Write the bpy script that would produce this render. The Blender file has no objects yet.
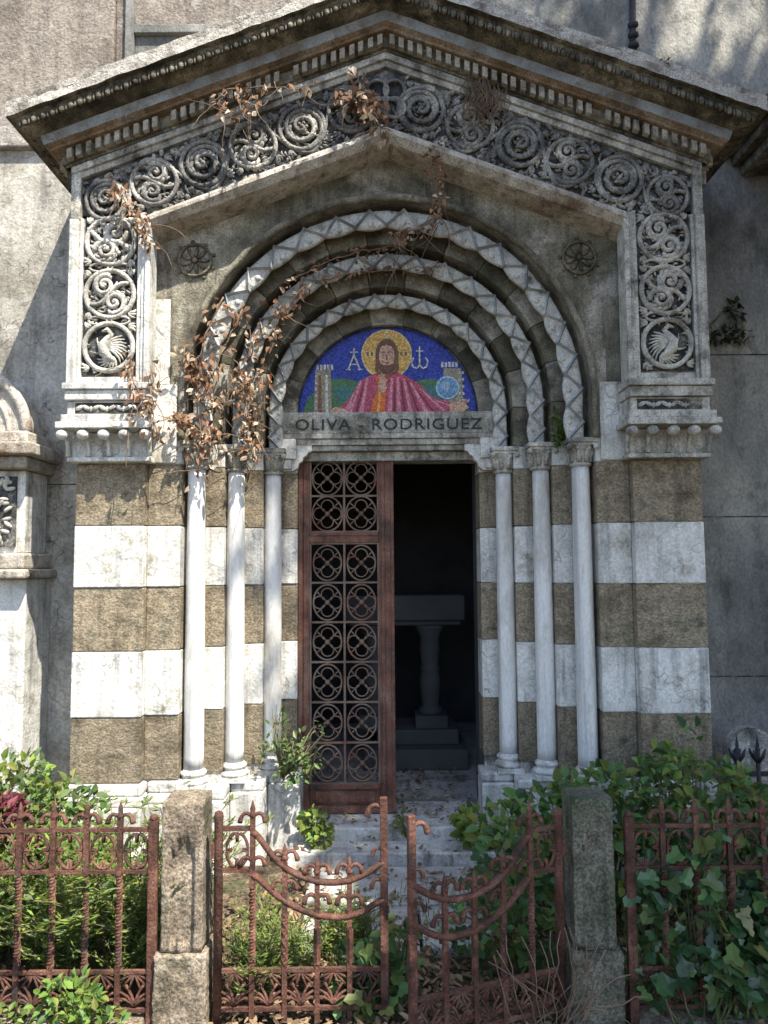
import bpy, bmesh, math, random
from mathutils import Vector, Matrix, noise
rad = math.radians
rnd = random.Random(7)
S = bpy.context.scene
COL = S.collection
PI = math.pi

# ------------------------------------------------------------------ materials
MATS = {}
def mat(name, cols, scale=6.0, rough=0.85, bump=0.25, blot=None, blot_amt=0.5, blot_scale=3.0,
        speck=0.0, speck_scale=120.0, island=0.0, trans=0.0, metal=0.0, bump_scale=60.0, stretch=(1,1,1), cracks=0.0, tess=0.0, spec=0.3, streak=0.0):
    if name in MATS: return MATS[name]
    m = bpy.data.materials.new(name); m.use_nodes = True
    nt = m.node_tree; N = nt.nodes; L = nt.links
    for n in list(N): N.remove(n)
    out = N.new('ShaderNodeOutputMaterial'); bs = N.new('ShaderNodeBsdfPrincipled')
    L.new(bs.outputs[0], out.inputs[0])
    tc = N.new('ShaderNodeTexCoord'); oi = N.new('ShaderNodeObjectInfo')
    add = N.new('ShaderNodeVectorMath'); add.operation = 'ADD'
    mul = N.new('ShaderNodeVectorMath'); mul.operation = 'MULTIPLY'
    mul.inputs[1].default_value = stretch
    sc = N.new('ShaderNodeMath'); sc.operation = 'MULTIPLY'; sc.inputs[1].default_value = 37.0
    L.new(oi.outputs['Random'], sc.inputs[0])
    L.new(tc.outputs['Object'], mul.inputs[0]); L.new(mul.outputs[0], add.inputs[0]); L.new(sc.outputs[0], add.inputs[1])
    co = add.outputs[0]
    def noise_n(s, d=6, r=0.6):
        n = N.new('ShaderNodeTexNoise'); n.inputs['Scale'].default_value = s
        n.inputs['Detail'].default_value = d; n.inputs['Roughness'].default_value = r
        L.new(co, n.inputs['Vector']); return n.outputs['Fac']
    def ramp(fac, stops):
        r = N.new('ShaderNodeValToRGB'); e = r.color_ramp.elements
        e[0].position = stops[0][0]; e[0].color = (*stops[0][1], 1)
        e[1].position = stops[-1][0]; e[1].color = (*stops[-1][1], 1)
        for p, c in stops[1:-1]:
            k = e.new(p); k.color = (*c, 1)
        L.new(fac, r.inputs[0]); return r.outputs[0]
    def mix(fac, a, b, bt='MIX'):
        x = N.new('ShaderNodeMix'); x.data_type = 'RGBA'; x.blend_type = bt
        if isinstance(fac, float): x.inputs[0].default_value = fac
        else: L.new(fac, x.inputs[0])
        for i, v in ((6, a), (7, b)):
            if isinstance(v, tuple): x.inputs[i].default_value = (*v, 1)
            else: L.new(v, x.inputs[i])
        return x.outputs[2]
    n = len(cols)
    stops = [(0.32 + 0.36*i/(max(1, n-1)), c) for i, c in enumerate(cols)]
    if n == 1: stops = [(0.3, cols[0]), (0.7, cols[0])]
    c = ramp(noise_n(scale), stops)
    if blot:
        f = ramp(noise_n(blot_scale, 8, 0.68), [(0.62-0.25*blot_amt, (0,0,0)), (0.72-0.12*blot_amt, (1,1,1))])
        c = mix(f, c, blot)
    if blot:
        f = ramp(noise_n(blot_scale*5.5, 6, 0.75), [(0.54, (0,0,0)), (0.66, (.8*min(1, blot_amt*1.6),)*3)])
        c = mix(f, c, blot)
    if speck > 0:
        f = ramp(noise_n(speck_scale, 3, 0.7), [(0.40, (1-speck,)*3), (0.62, (1+speck*0.5,)*3)])
        c = mix(1.0, c, f, 'MULTIPLY')
    if cracks > 0:
        v = N.new('ShaderNodeTexVoronoi'); v.feature = 'DISTANCE_TO_EDGE'; v.inputs['Scale'].default_value = 1.3
        ad = N.new('ShaderNodeVectorMath'); ad.operation = 'ADD'
        nn = N.new('ShaderNodeTexNoise'); nn.inputs['Scale'].default_value = 5; L.new(co, nn.inputs['Vector'])
        L.new(nn.outputs['Color'], ad.inputs[0]); L.new(co, ad.inputs[1]); L.new(ad.outputs[0], v.inputs['Vector'])
        f = ramp(v.outputs['Distance'], [(0.0, (1-cracks,)*3), (0.012, (1,1,1))])
        c = mix(1.0, c, f, 'MULTIPLY')
    if streak > 0:
        mp = N.new('ShaderNodeVectorMath'); mp.operation = 'MULTIPLY'; mp.inputs[1].default_value = (14, 14, 1.1); L.new(co, mp.inputs[0])
        n3 = N.new('ShaderNodeTexNoise'); n3.inputs['Scale'].default_value = 1.0; n3.inputs['Detail'].default_value = 7; n3.inputs['Roughness'].default_value = .65
        L.new(mp.outputs[0], n3.inputs['Vector'])
        f = ramp(n3.outputs['Fac'], [(0.50, (1,1,1)), (0.66, (1-streak, 1-streak, 1-streak*.96))])
        c = mix(1.0, c, f, 'MULTIPLY')
    if tess > 0:
        v = N.new('ShaderNodeTexVoronoi'); v.inputs['Scale'].default_value = 115
        v.inputs['Randomness'].default_value = 0.55; L.new(co, v.inputs['Vector'])
        hs = N.new('ShaderNodeSeparateColor'); L.new(v.outputs['Color'], hs.inputs[0])
        f = ramp(hs.outputs[0], [(0.1, (1-tess,)*3), (0.9, (1+tess,)*3)])
        c = mix(1.0, c, f, 'MULTIPLY')
        v2 = N.new('ShaderNodeTexVoronoi'); v2.feature = 'DISTANCE_TO_EDGE'; v2.inputs['Scale'].default_value = 115
        v2.inputs['Randomness'].default_value = 0.55; L.new(co, v2.inputs['Vector'])
        g = ramp(v2.outputs['Distance'], [(0.03, (0.45,)*3), (0.09, (1,1,1))])
        c = mix(1.0, c, g, 'MULTIPLY')
    if island > 0:
        ge = N.new('ShaderNodeNewGeometry')
        f = ramp(ge.outputs['Random Per Island'], [(0.0, (1-island,)*3), (1.0, (1+island,)*3)])
        c = mix(1.0, c, f, 'MULTIPLY')
    if trans > 0 and cols[-1][1] > cols[-1][0]*1.15:
        g2 = N.new('ShaderNodeNewGeometry'); m7 = N.new('ShaderNodeMath'); m7.operation = 'MULTIPLY'; m7.inputs[1].default_value = 7.31
        fr = N.new('ShaderNodeMath'); fr.operation = 'FRACT'; L.new(g2.outputs['Random Per Island'], m7.inputs[0]); L.new(m7.outputs[0], fr.inputs[0])
        f = ramp(fr.outputs[0], [(0.70, (0,0,0)), (0.97, (.75,)*3)])
        c = mix(f, c, (.21,.19,.055))
        f = ramp(fr.outputs[0], [(0.02, (.6,)*3), (0.25, (0,0,0))])
        c = mix(f, c, tuple(v*.45 for v in cols[0]))
    L.new(c, bs.inputs['Base Color'])
    bs.inputs['Metallic'].default_value = metal
    bs.inputs['Specular IOR Level'].default_value = spec
    rr = N.new('ShaderNodeMapRange'); rr.inputs['To Min'].default_value = max(0.05, rough-0.12); rr.inputs['To Max'].default_value = min(1, rough+0.12)
    L.new(noise_n(scale*3), rr.inputs['Value']); L.new(rr.outputs[0], bs.inputs['Roughness'])
    if bump > 0:
        b1 = N.new('ShaderNodeBump'); b1.inputs['Strength'].default_value = bump; b1.inputs['Distance'].default_value = 0.01
        L.new(noise_n(bump_scale, 5, 0.65), b1.inputs['Height'])
        b2 = N.new('ShaderNodeBump'); b2.inputs['Strength'].default_value = bump*0.8; b2.inputs['Distance'].default_value = 0.03
        L.new(noise_n(bump_scale*0.16, 4, 0.6), b2.inputs['Height']); L.new(b1.outputs[0], b2.inputs['Normal'])
        L.new(b2.outputs[0], bs.inputs['Normal'])
    if trans > 0:
        tr = N.new('ShaderNodeBsdfTranslucent'); ms = N.new('ShaderNodeMixShader'); ms.inputs[0].default_value = trans
        hs = N.new('ShaderNodeHueSaturation'); hs.inputs['Saturation'].default_value = 1.1; hs.inputs['Value'].default_value = 1.5
        L.new(c, hs.inputs['Color']); L.new(hs.outputs[0], tr.inputs[0])
        L.new(bs.outputs[0], ms.inputs[1]); L.new(tr.outputs[0], ms.inputs[2]); L.new(ms.outputs[0], out.inputs[0])
    MATS[name] = m
    return m

marble = mat('pale_marble', [(.42,.41,.38), (.64,.63,.60), (.74,.73,.70)], 4, 0.65, 0.35, blot=(.27,.25,.20), blot_amt=.38, blot_scale=4, speck=.18, speck_scale=70, cracks=.45, streak=.45, island=.09)
marble_d = mat('weathered_marble', [(.20,.19,.165), (.42,.40,.355), (.62,.60,.54)], 7, 0.85, 0.6, blot=(.085,.075,.055), blot_amt=.5, blot_scale=4, speck=.35, speck_scale=90, streak=.55, island=.15)
shaftm = mat('column_marble', [(.50,.50,.48), (.66,.65,.63), (.74,.73,.71)], 4, 0.5, 0.12, blot=(.33,.31,.28), blot_amt=.34, blot_scale=3, stretch=(1,1,.30), speck=.10, streak=.35)
brown = mat('brown_tuff', [(.13,.105,.07), (.27,.22,.155), (.41,.33,.235)], 5, 0.95, 0.6, blot=(.11,.105,.075), blot_amt=.45, blot_scale=5, streak=.35, speck=.42, speck_scale=75, stretch=(1,1,1.3), island=.16)
greenst = mat('dark_green_stone', [(.035,.035,.024), (.075,.07,.05), (.15,.13,.095)], 8, 0.85, 0.5, blot=(.20,.18,.14), blot_amt=.22, speck=.35, island=.35)
crust = mat('black_crusted_stone', [(.022,.024,.027), (.06,.06,.062), (.26,.25,.23)], 11, 0.95, 0.7, speck=.5)
carve = mat('carved_marble', [(.09,.09,.088), (.27,.26,.24), (.62,.59,.52)], 4, 0.85, 0.7, blot=(.04,.04,.045), blot_amt=.55, blot_scale=2.4, speck=.45, speck_scale=100, streak=.4)
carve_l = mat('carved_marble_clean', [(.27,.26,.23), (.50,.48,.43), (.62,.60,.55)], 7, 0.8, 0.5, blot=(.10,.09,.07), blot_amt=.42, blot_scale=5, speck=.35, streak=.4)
corn = mat('cornice_stone', [(.065,.06,.045), (.16,.14,.10), (.36,.32,.25)], 7, 0.95, 0.8, streak=.6, blot=(.045,.04,.03), blot_amt=.55, blot_scale=4, speck=.45)
cornbounce = mat('ochre_bounce_stone', [(.13,.085,.05), (.24,.165,.105), (.34,.29,.225)], 5, 0.9, 0.6, blot=(.08,.06,.04), blot_amt=.5, speck=.4, streak=.3)  # ochre imitates warm light bounced onto the cornice soffit
corngrey = mat('grey_cove_stone', [(.18,.20,.22), (.36,.39,.43)], 4, 0.85, 0.3, blot=(.13,.10,.07), blot_amt=.6, speck=.2)
roofedge = mat('roof_edge_stone', [(.26,.24,.21), (.46,.43,.39), (.58,.55,.5)], 8, 0.95, 0.8, blot=(.12,.11,.09), blot_amt=.45, blot_scale=5, speck=.4)
spand = mat('spandrel_stone', [(.10,.09,.065), (.24,.22,.17), (.46,.43,.38)], 3.2, 0.95, 0.6, blot=(.075,.07,.05), blot_amt=.5, blot_scale=3.5, speck=.38, streak=.45)
bandm = mat('bevel_band_stone', [(.30,.26,.21), (.50,.46,.40), (.60,.57,.52)], 6, 0.9, 0.6, blot=(.16,.11,.07), blot_amt=.5, speck=.35, streak=.5)
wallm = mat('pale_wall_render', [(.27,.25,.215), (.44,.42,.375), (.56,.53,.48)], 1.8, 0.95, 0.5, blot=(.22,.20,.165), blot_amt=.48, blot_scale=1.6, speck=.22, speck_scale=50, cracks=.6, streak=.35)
wallup = mat('rough_brown_render', [(.15,.125,.105), (.25,.215,.185), (.34,.30,.265)], 2.2, 0.98, 0.8, streak=.3, blot=(.40,.38,.35), blot_amt=.25, blot_scale=1.4, speck=.3, speck_scale=50)
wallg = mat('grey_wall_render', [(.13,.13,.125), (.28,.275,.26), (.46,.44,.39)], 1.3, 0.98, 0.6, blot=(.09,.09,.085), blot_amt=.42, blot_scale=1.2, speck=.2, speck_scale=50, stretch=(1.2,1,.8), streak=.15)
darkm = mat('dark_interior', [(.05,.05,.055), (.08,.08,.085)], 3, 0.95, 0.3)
darkpost = mat('dark_green_post_stone', [(.07,.065,.05), (.15,.145,.11), (.28,.26,.21)], 8, 0.95, 0.9, blot=(.045,.065,.03), blot_amt=.5, blot_scale=4, speck=.5, speck_scale=90, bump_scale=45)  # darker, greener version of the rough post stone, for the right post
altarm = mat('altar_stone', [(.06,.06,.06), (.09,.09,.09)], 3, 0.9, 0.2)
rust = mat('rusted_iron', [(.042,.022,.017), (.115,.048,.033), (.23,.115,.082)], 12, 0.8, 0.6, blot=(.035,.028,.026), blot_amt=.42, blot_scale=6, speck=.4, speck_scale=130)
doorm = mat('rusted_door_paint', [(.10,.045,.032), (.19,.082,.055), (.25,.15,.11)], 6, 0.6, 0.4, blot=(.065,.042,.033), blot_amt=.45, blot_scale=5, speck=.35, streak=.4)
grill = mat('grey_door_grille', [(.10,.065,.05), (.21,.155,.12)], 9, 0.7, 0.4, blot=(.15,.06,.04), blot_amt=.4)
dkiron = mat('black_iron', [(.012,.012,.016), (.03,.03,.035)], 9, 0.6, 0.3)
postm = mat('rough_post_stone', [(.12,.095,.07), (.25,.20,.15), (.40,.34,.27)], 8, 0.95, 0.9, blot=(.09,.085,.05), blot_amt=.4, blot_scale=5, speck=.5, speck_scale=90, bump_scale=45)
soil = mat('garden_soil', [(.045,.032,.02), (.10,.075,.05), (.19,.15,.11)], 9, 1, 1.0, blot=(.05,.06,.025), blot_amt=.4, blot_scale=2.5, speck=.6, speck_scale=60, bump_scale=35)
paving = mat('path_slab', [(.34,.34,.33), (.54,.53,.51)], 5, 0.9, 0.4, blot=(.14,.12,.09), blot_amt=.4, blot_scale=4, speck=.3)
letterm = mat('dark_letter', [(.012,.02,.018), (.03,.045,.035)], 12, 0.7, 0.2)
twig = mat('dry_twig', [(.10,.07,.045), (.24,.17,.12)], 12, 0.9, 0.2)
stemg = mat('green_stem', [(.10,.09,.05), (.13,.12,.06)], 12, 0.8, 0.1)
def leafmat(n, a, b, tr=.3, isl=.45, ro=.5): return mat(n, [a, b], 3, ro, 0.0, island=isl, trans=tr)
lf_ivy = leafmat('ivy_leaf', (.035,.085,.028), (.075,.155,.055), .28, .55, .45)
lf_ivyg = mat('glossy_ivy_leaf', [(.028,.07,.026), (.07,.14,.055)], 3, .34, 0.0, island=.5, trans=.2, spec=.6)
lf_ivyl = leafmat('young_ivy_leaf', (.08,.16,.045), (.13,.22,.07), .35, .5, .5)
lf_fern = leafmat('feathery_leaf', (.09,.17,.03), (.18,.28,.06), .35, .5)
lf_shrub = leafmat('shrub_leaf', (.07,.12,.045), (.15,.20,.09), .3, .55)
lf_yel = leafmat('yellow_green_leaf', (.14,.20,.035), (.22,.27,.06), .4, .4)
lf_red = leafmat('dark_red_leaf', (.10,.02,.03), (.17,.05,.06), .3, .4)
lf_tree = leafmat('tree_leaf', (.03,.06,.02), (.06,.10,.03), .12, .4)
lf_dark = leafmat('wall_creeper_leaf', (.02,.03,.018), (.04,.05,.03), .1, .4)
lf_dry = leafmat('dry_brown_leaf', (.14,.075,.045), (.33,.20,.125), .3, .55, .8)
lf_dryp = leafmat('papery_dry_leaf', (.36,.28,.20), (.55,.46,.36), .3, .4, .8)
lf_litter = leafmat('leaf_litter', (.12,.075,.04), (.26,.19,.12), .1, .6, .9)
bark = mat('tree_bark', [(.06,.045,.03), (.13,.10,.07)], 8, 0.95, 0.8)

# ------------------------------------------------------------------ mesh builder
class MB:
    def __init__(s): s.v = []; s.f = []; s.m = []; s.sm = []
    def add(s, vs, fs, mi=0, smooth=False):
        b = len(s.v); s.v += [tuple(v) for v in vs]
        for f in fs: s.f.append(tuple(i+b for i in f)); s.m.append(mi); s.sm.append(smooth)
    def box(s, x0, x1, y0, y1, z0, z1, mi=0):
        if x0 > x1: x0, x1 = x1, x0
        vs = [(x0,y0,z0),(x1,y0,z0),(x1,y1,z0),(x0,y1,z0),(x0,y0,z1),(x1,y0,z1),(x1,y1,z1),(x0,y1,z1)]
        s.add(vs, [(0,3,2,1),(4,5,6,7),(0,1,5,4),(1,2,6,5),(2,3,7,6),(3,0,4,7)], mi)
    def tube(s, pts, r, seg=8, mi=0, closed=False, cap=True, flat=1.0, up=None):
        pts = [Vector(p) for p in pts]; n = len(pts)
        if n < 2: return
        R = r if isinstance(r, (list, tuple)) else [r]*n
        vs = []
        prev = None
        for i, p in enumerate(pts):
            if closed: t = pts[(i+1) % n]-pts[i-1]
            else: t = pts[min(i+1, n-1)]-pts[max(i-1, 0)]
            if t.length < 1e-9: t = Vector((0,0,1))
            t.normalize()
            if up is not None: a = Vector(up)
            elif prev is not None: a = prev
            else: a = Vector((0,0,1)) if abs(t.z) < .9 else Vector((0,1,0))
            a = (a - t*a.dot(t))
            if a.length < 1e-6: a = Vector((1,0,0)) - t*t.x
            a.normalize(); prev = a.copy(); b = t.cross(a)
            for k in range(seg):
                an = 2*PI*k/seg
                vs.append(p + (a*math.cos(an)*flat + b*math.sin(an))*R[i])
        fs = []
        m = n if closed else n-1
        for i in range(m):
            j = (i+1) % n
            for k in range(seg):
                l = (k+1) % seg
                fs.append((i*seg+k, i*seg+l, j*seg+l, j*seg+k))
        if cap and not closed:
            fs.append(tuple(range(seg))[::-1]); fs.append(tuple((n-1)*seg+k for k in range(seg)))
        s.add(vs, fs, mi, True)
    def lathe(s, prof, cx, cy, seg=20, mi=0, smooth=True):
        vs = []
        for (r, z) in prof:
            for k in range(seg):
                a = 2*PI*k/seg; vs.append((cx+r*math.cos(a), cy+r*math.sin(a), z))
        fs = []
        for i in range(len(prof)-1):
            for k in range(seg):
                l = (k+1) % seg; fs.append((i*seg+k, i*seg+l, (i+1)*seg+l, (i+1)*seg+k))
        fs.append(tuple(range(seg))[::-1]); fs.append(tuple((len(prof)-1)*seg+k for k in range(seg)))
        s.add(vs, fs, mi, smooth)
    def ball(s, c, rx, ry=None, rz=None, mi=0, seg=12, rings=7, M=None):
        ry = ry or rx; rz = rz or rx
        vs = [(0,0,rz)]
        for i in range(1, rings):
            t = PI*i/rings
            for k in range(seg):
                a = 2*PI*k/seg; vs.append((rx*math.sin(t)*math.cos(a), ry*math.sin(t)*math.sin(a), rz*math.cos(t)))
        vs.append((0,0,-rz))
        fs = [(0, 1+k, 1+(k+1) % seg) for k in range(seg)]
        for i in range(rings-2):
            for k in range(seg):
                l = (k+1) % seg; a = 1+i*seg; fs.append((a+k, a+seg+k, a+seg+l, a+l))
        e = len(vs)-1; a = 1+(rings-2)*seg
        fs += [(e, a+(k+1) % seg, a+k) for k in range(seg)]
        c = Vector(c)
        vs = [(M @ Vector(v) if M else Vector(v))+c for v in vs]
        s.add(vs, fs, mi, True)
    def poly(s, pts, y0, y1, mi=0):   # (x,z) outline extruded from y0 (front) to y1
        n = len(pts)
        vs = [(x, y0, z) for x, z in pts]+[(x, y1, z) for x, z in pts]
        fs = [tuple(range(n)), tuple(range(2*n-1, n-1, -1))]+[(i, i+n, (i+1) % n+n, (i+1) % n) for i in range(n)]
        s.add(vs, fs, mi)
    def build(s, name, mats, parent=None, bevel=0, label=None, sub=0, seg=2):
        me = bpy.data.meshes.new(name)
        o = bpy.data.objects.new(name, me); COL.objects.link(o)
        off = Vector((0,0,0))
        if parent is not None:
            o.parent = parent
            p = parent
            while p is not None: off += p.location; p = p.parent
        me.from_pydata([tuple(Vector(v)-off) for v in s.v], [], s.f)
        for m in (mats if isinstance(mats, (list, tuple)) else [mats]): me.materials.append(m)
        me.polygons.foreach_set('material_index', s.m); me.polygons.foreach_set('use_smooth', s.sm)
        me.update()
        if not any(len(f) > 900 for f in s.f):
            bm = bmesh.new(); bm.from_mesh(me); 
            if len(bm.faces) < 60000: bmesh.ops.recalc_face_normals(bm, faces=bm.faces)
            bm.to_mesh(me); bm.free()
        if bevel > 0:
            b = o.modifiers.new('Bevel', 'BEVEL'); b.width = bevel; b.segments = seg; b.limit_method = 'ANGLE'; b.angle_limit = rad(40)
        if label: o['label'] = label
        return o
def tag(o, label, cat, group=None, kind=None):
    if label: o['label'] = label
    if cat: o['category'] = cat
    if group: o['group'] = group
    if kind: o['kind'] = kind
    return o
def thing(name, loc, label, cat, group=None):
    o = bpy.data.objects.new(name, None); COL.objects.link(o); o.location = loc; o.empty_display_size = .1
    return tag(o, label, cat, group)
def part_empty(name, loc, parent):
    o = bpy.data.objects.new(name, None); COL.objects.link(o); o.parent = parent; o.location = Vector(loc)-parent.location; return o
def kids(o): return [c for c in bpy.data.objects if c.parent == o]
def dup(o, parent=None):
    c = o.copy(); COL.objects.link(c); c.parent = parent
    for k in kids(o): dup(k, c)
    return c

# ------------------------------------------------------------------ the setting
def ground():
    m = MB(); xs = [-40,-20,-10,-6]+[-4+.12*i for i in range(67)]+[6,10,20,40]
    ys = [-30,-15,-6,-2,0,1]+[1.5+.1*i for i in range(34)]
    def h(x, y):
        if abs(x) > 4.1 or y < 1.4 or y > 4.85: return -.02
        return -.02+.035*noise.noise(Vector((x*2.3, y*2.3, 0)))+.012*noise.noise(Vector((x*9, y*9, 3)))
    vs = [(x, y, h(x, y)) for y in ys for x in xs]; nx = len(xs)
    fs = [(j*nx+i, j*nx+i+1, (j+1)*nx+i+1, (j+1)*nx+i) for j in range(len(ys)-1) for i in range(nx-1)]
    m.add(vs, fs, 0, True); o = m.build('ground', soil); o['kind'] = 'structure'
ground()
def path():
    m = MB()
    for (x0, x1, y0, y1) in [(-.46,.44,3.86,4.33), (-.44,.12,3.42,3.845), (.135,.47,3.44,3.84)]:
        m.box(x0, x1, y0, y1, -.03, .022)
    o = m.build('path', paving, bevel=.006); o['kind'] = 'structure'
path()

# rear wall -------------------------------------------------------------------
YW = 4.86
rw = thing('rear_wall', (0, YW, 0), 'tall stained wall the striped chapel is built against, pale on the left and grey on the right', 'wall')
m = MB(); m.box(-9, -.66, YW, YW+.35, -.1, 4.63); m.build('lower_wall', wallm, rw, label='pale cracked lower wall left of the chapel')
m = MB(); m.box(-9, -1.88, YW-.05, YW+.35, 4.632, 9); 
m.box(-1.878, 0, YW-.018, YW+.35, 4.632, 9); m.build('upper_wall', wallup, rw, bevel=.01, label='rough brown upper wall')
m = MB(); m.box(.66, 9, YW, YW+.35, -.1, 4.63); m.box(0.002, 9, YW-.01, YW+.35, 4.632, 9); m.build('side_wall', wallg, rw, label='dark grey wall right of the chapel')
m = MB(); m.box(-.66, .66, YW+.02, YW+.35, 2.74, 4.63); m.build('wall_core', wallg, rw)
m = MB()   # framed panel high on the left
for b in [(-1.80,-1.74,5.02,8.0), (-.62,-.56,5.02,8.0), (-1.74,-.62,5.44,5.50)]:
    m.box(b[0], b[1], YW-.06, YW-.018, b[2], b[3])
m.box(-1.74,-.62, YW-.024, YW-.016, 5.0, 5.44)
m.build('panel_frame', [wallg], rw, bevel=.006)
m = MB()
for z in (3.15, 2.05, 1.0): m.box(1.9, 4, YW-.003, YW+.01, z, z+.008)
for z in (2.3,): m.box(-4, -1.9, YW-.003, YW+.01, z, z+.007)
m.build('joint', crust, rw)

# ------------------------------------------------------------------ the chapel
CH = thing('tomb_chapel', (0, 4.2, 0), 'gabled cemetery chapel with striped brown and white stone, slender columns and zigzag round arches', 'chapel')
COURSE = [(.52,.888,1), (.888,1.262,0), (1.262,1.63,1), (1.63,1.99,0), (1.99,2.355,1)]   # z0,z1,mat(0 white,1 brown)
for sg in (-1, 1):
    for nm, x0, x1, y0 in (('pilaster', 1.43, 1.835, 4.25), ('jamb', 1.232, 1.43, 4.31), ('jamb', 1.01, 1.230, 4.47), ('jamb', .80, 1.008, 4.63), ('door_jamb', .60, .798, 4.79)):
        m = MB()
        for z0, z1, mi in COURSE:
            j = rnd.uniform(-.004, .004)
            m.box(sg*x0, sg*(x1-.001), y0+j+(.004 if mi else 0), 5.0 if nm == 'door_jamb' else 4.855, z0+.0025, z1-.0025, mi)
        if nm != 'pilaster':
            m.box(sg*x0, sg*(x1-.001), y0+.002, 5.0 if nm == 'door_jamb' else 4.855, 2.3575, 2.50, 0)
            if nm == 'door_jamb': m.box(sg*x0, sg*(x1-.001), y0+.03, 5.0, 2.502, 2.756, 0)
        m.build(nm, [marble, brown], CH, bevel=.005)
        # mortar core
# mortar cores (recessed so that joints are solid)
m = MB()
for sg in (-1, 1):
    for x0, x1, y0 in ((1.44,1.825,4.262), (1.240,1.44,4.322), (1.017,1.240,4.482), (.807,1.017,4.642), (.607,.807,4.802)):
        m.box(sg*x0, sg*x1, y0, 4.85, .02, 2.49)
m.build('mortar_core', marble_d, CH)
# plinth following the stepped plan
for sg in (-1, 1):
    m = MB()
    for i, (x0, x1, y0) in enumerate(((1.40,1.90,4.17), (1.16,1.399,4.235), (.965,1.159,4.30), (.765,.964,4.46), (.565,.764,4.62))):
        m.box(sg*x0, sg*x1, y0, 4.85, -.03, .40)
        m.box(sg*(x0+(.0 if i else 0)), sg*(x1-(.03 if i == 0 else 0)), y0+.025, 4.85, .402, .455)
        if i < 2:
            xa, xb = x0+.012, x1-(.05 if i == 0 else .0)
            m.box(sg*xa, sg*xb, y0+.05, 4.85, .457, .517)
    m.build('plinth', marble, CH, bevel=.012, seg=3)
    m = MB(); m.box(sg*1.36, sg*1.98, 4.05, 4.9, -.03, .20); m.build('footing', marble, CH, bevel=.02, seg=3)

# columns
def column(sg, x, y):
    c = part_empty('column', (sg*x, y, .40), CH)
    m = MB(); n = 26; prof = []
    for i in range(n+1):
        t = i/n; prof.append((.0585-.0065*t+.0015*math.sin(PI*t), .565+t*(2.33-.565)))
    m.lathe(prof, sg*x, y, 24); m.build('shaft', shaftm, c)
    m = MB(); m.box(sg*x-.082, sg*x+.082, y-.082, y+.082, .455, .485)
    m.lathe([(.080,.486), (.088,.495), (.088,.507), (.074,.515), (.066,.522), (.066,.53), (.074,.536), (.077,.545), (.072,.553), (.062,.558), (.060,.566)], sg*x, y, 24)
    m.build('base', marble, c)
    m = MB()
    m.lathe([(.053,2.331), (.066,2.337), (.066,2.35), (.055,2.356), (.056,2.38), (.064,2.42), (.080,2.452), (.082,2.456)], sg*x, y, 20)
    m.box(sg*x-.088, sg*x+.088, y-.088, y+.07, 2.474, 2.50); m.box(sg*x-.078, sg*x+.078, y-.078, y+.06, 2.457, 2.473)
    for a in range(8):
        an = a*PI/4+PI/8
        dx, dy = math.cos(an), math.sin(an)
        big = 1 if a % 1 == 0 else .8
        pts = [(sg*x+dx*r, y+dy*r, z) for r, z in ((.055,2.36), (.061,2.40), (.074,2.43), (.088,2.44), (.090,2.428))]
        m.tube(pts, [.015,.017,.014,.011,.008], 6)
    for dx, dy in ((-1,-1), (1,-1)):
        m.ball((sg*x+dx*.078, y+dy*.078, 2.447), .019)
    m.build('capital', marble_d, c)
COLS = [(1.160, 4.388), (.954, 4.547), (.747, 4.705)]
for sg in (-1, 1):
    for x, y in COLS: column(sg, x, y)

# arch orders -----------------------------------------------------------------
ZS = 2.755
def arch_pt(R, s, z0=2.50):        # s: distance along path from lower left going over to the lower right
    st = ZS-z0; L = PI*R
    if s < st: return -R, z0+s, 0.0
    if s < st+L:
        a = (s-st)/R; return -R*math.cos(a), ZS+R*math.sin(a), a
    return R, ZS-(s-st-L), PI
def arch_frame(R, s, z0=2.50):
    x, z, a = arch_pt(R, s, z0); return Vector((x, 0, z)), Vector((-math.cos(a), 0, math.sin(a)))   # point, outward normal
def voussoirs(name, R0, R1, y0, y1, n, mats, z0=2.502, fill=None):
    m = MB(); Rm = (R0+R1)/2
    st = ZS-z0; tot = 2*st+PI*Rm
    edges = [0, st*1.0]+[st+PI*Rm*(i/(n)) for i in range(1, n)]+[st+PI*Rm, tot]
    for i in range(len(edges)-1):
        a, b = edges[i], edges[i+1]; k = 6; vs = []
        j = rnd.uniform(-.003, .003)
        for q in range(k+1):
            s = a+.0015+(b-a-.003)*q/k
            x, z, an = arch_pt(Rm, s, z0); nrm = (-math.cos(an), math.sin(an))
            for R, y in ((R0, y0+j), (R1, y0+j), (R1, y1), (R0, y1)):
                d = R-Rm; vs.append((x+nrm[0]*d, y, z+nrm[1]*d))
        fs = [(q*4+e, q*4+(e+1) % 4, (q+1)*4+(e+1) % 4, (q+1)*4+e) for q in range(k) for e in range(4)]
        fs += [(0,1,2,3), (k*4+3, k*4+2, k*4+1, k*4)]
        m.add(vs, fs, (i+1) % 2 if 0 < i < len(edges)-2 else 1)
    return m.build(name, mats, CH, bevel=.005)
vouss = mat('dirty_voussoir_stone', [(.12,.11,.085), (.27,.25,.205), (.44,.42,.37)], 6, 0.9, 0.6, blot=(.07,.065,.05), blot_amt=.5, blot_scale=4, speck=.35, island=.3)
voussoirs('arch_order', 1.012, 1.222, 4.47, 4.85, 13, [vouss, greenst])
voussoirs('arch_order', .802, 1.010, 4.63, 4.85, 11, [vouss, greenst])
voussoirs('arch_order', .602, .800, 4.79, 4.853, 9, [vouss, greenst], z0=2.76)
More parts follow.
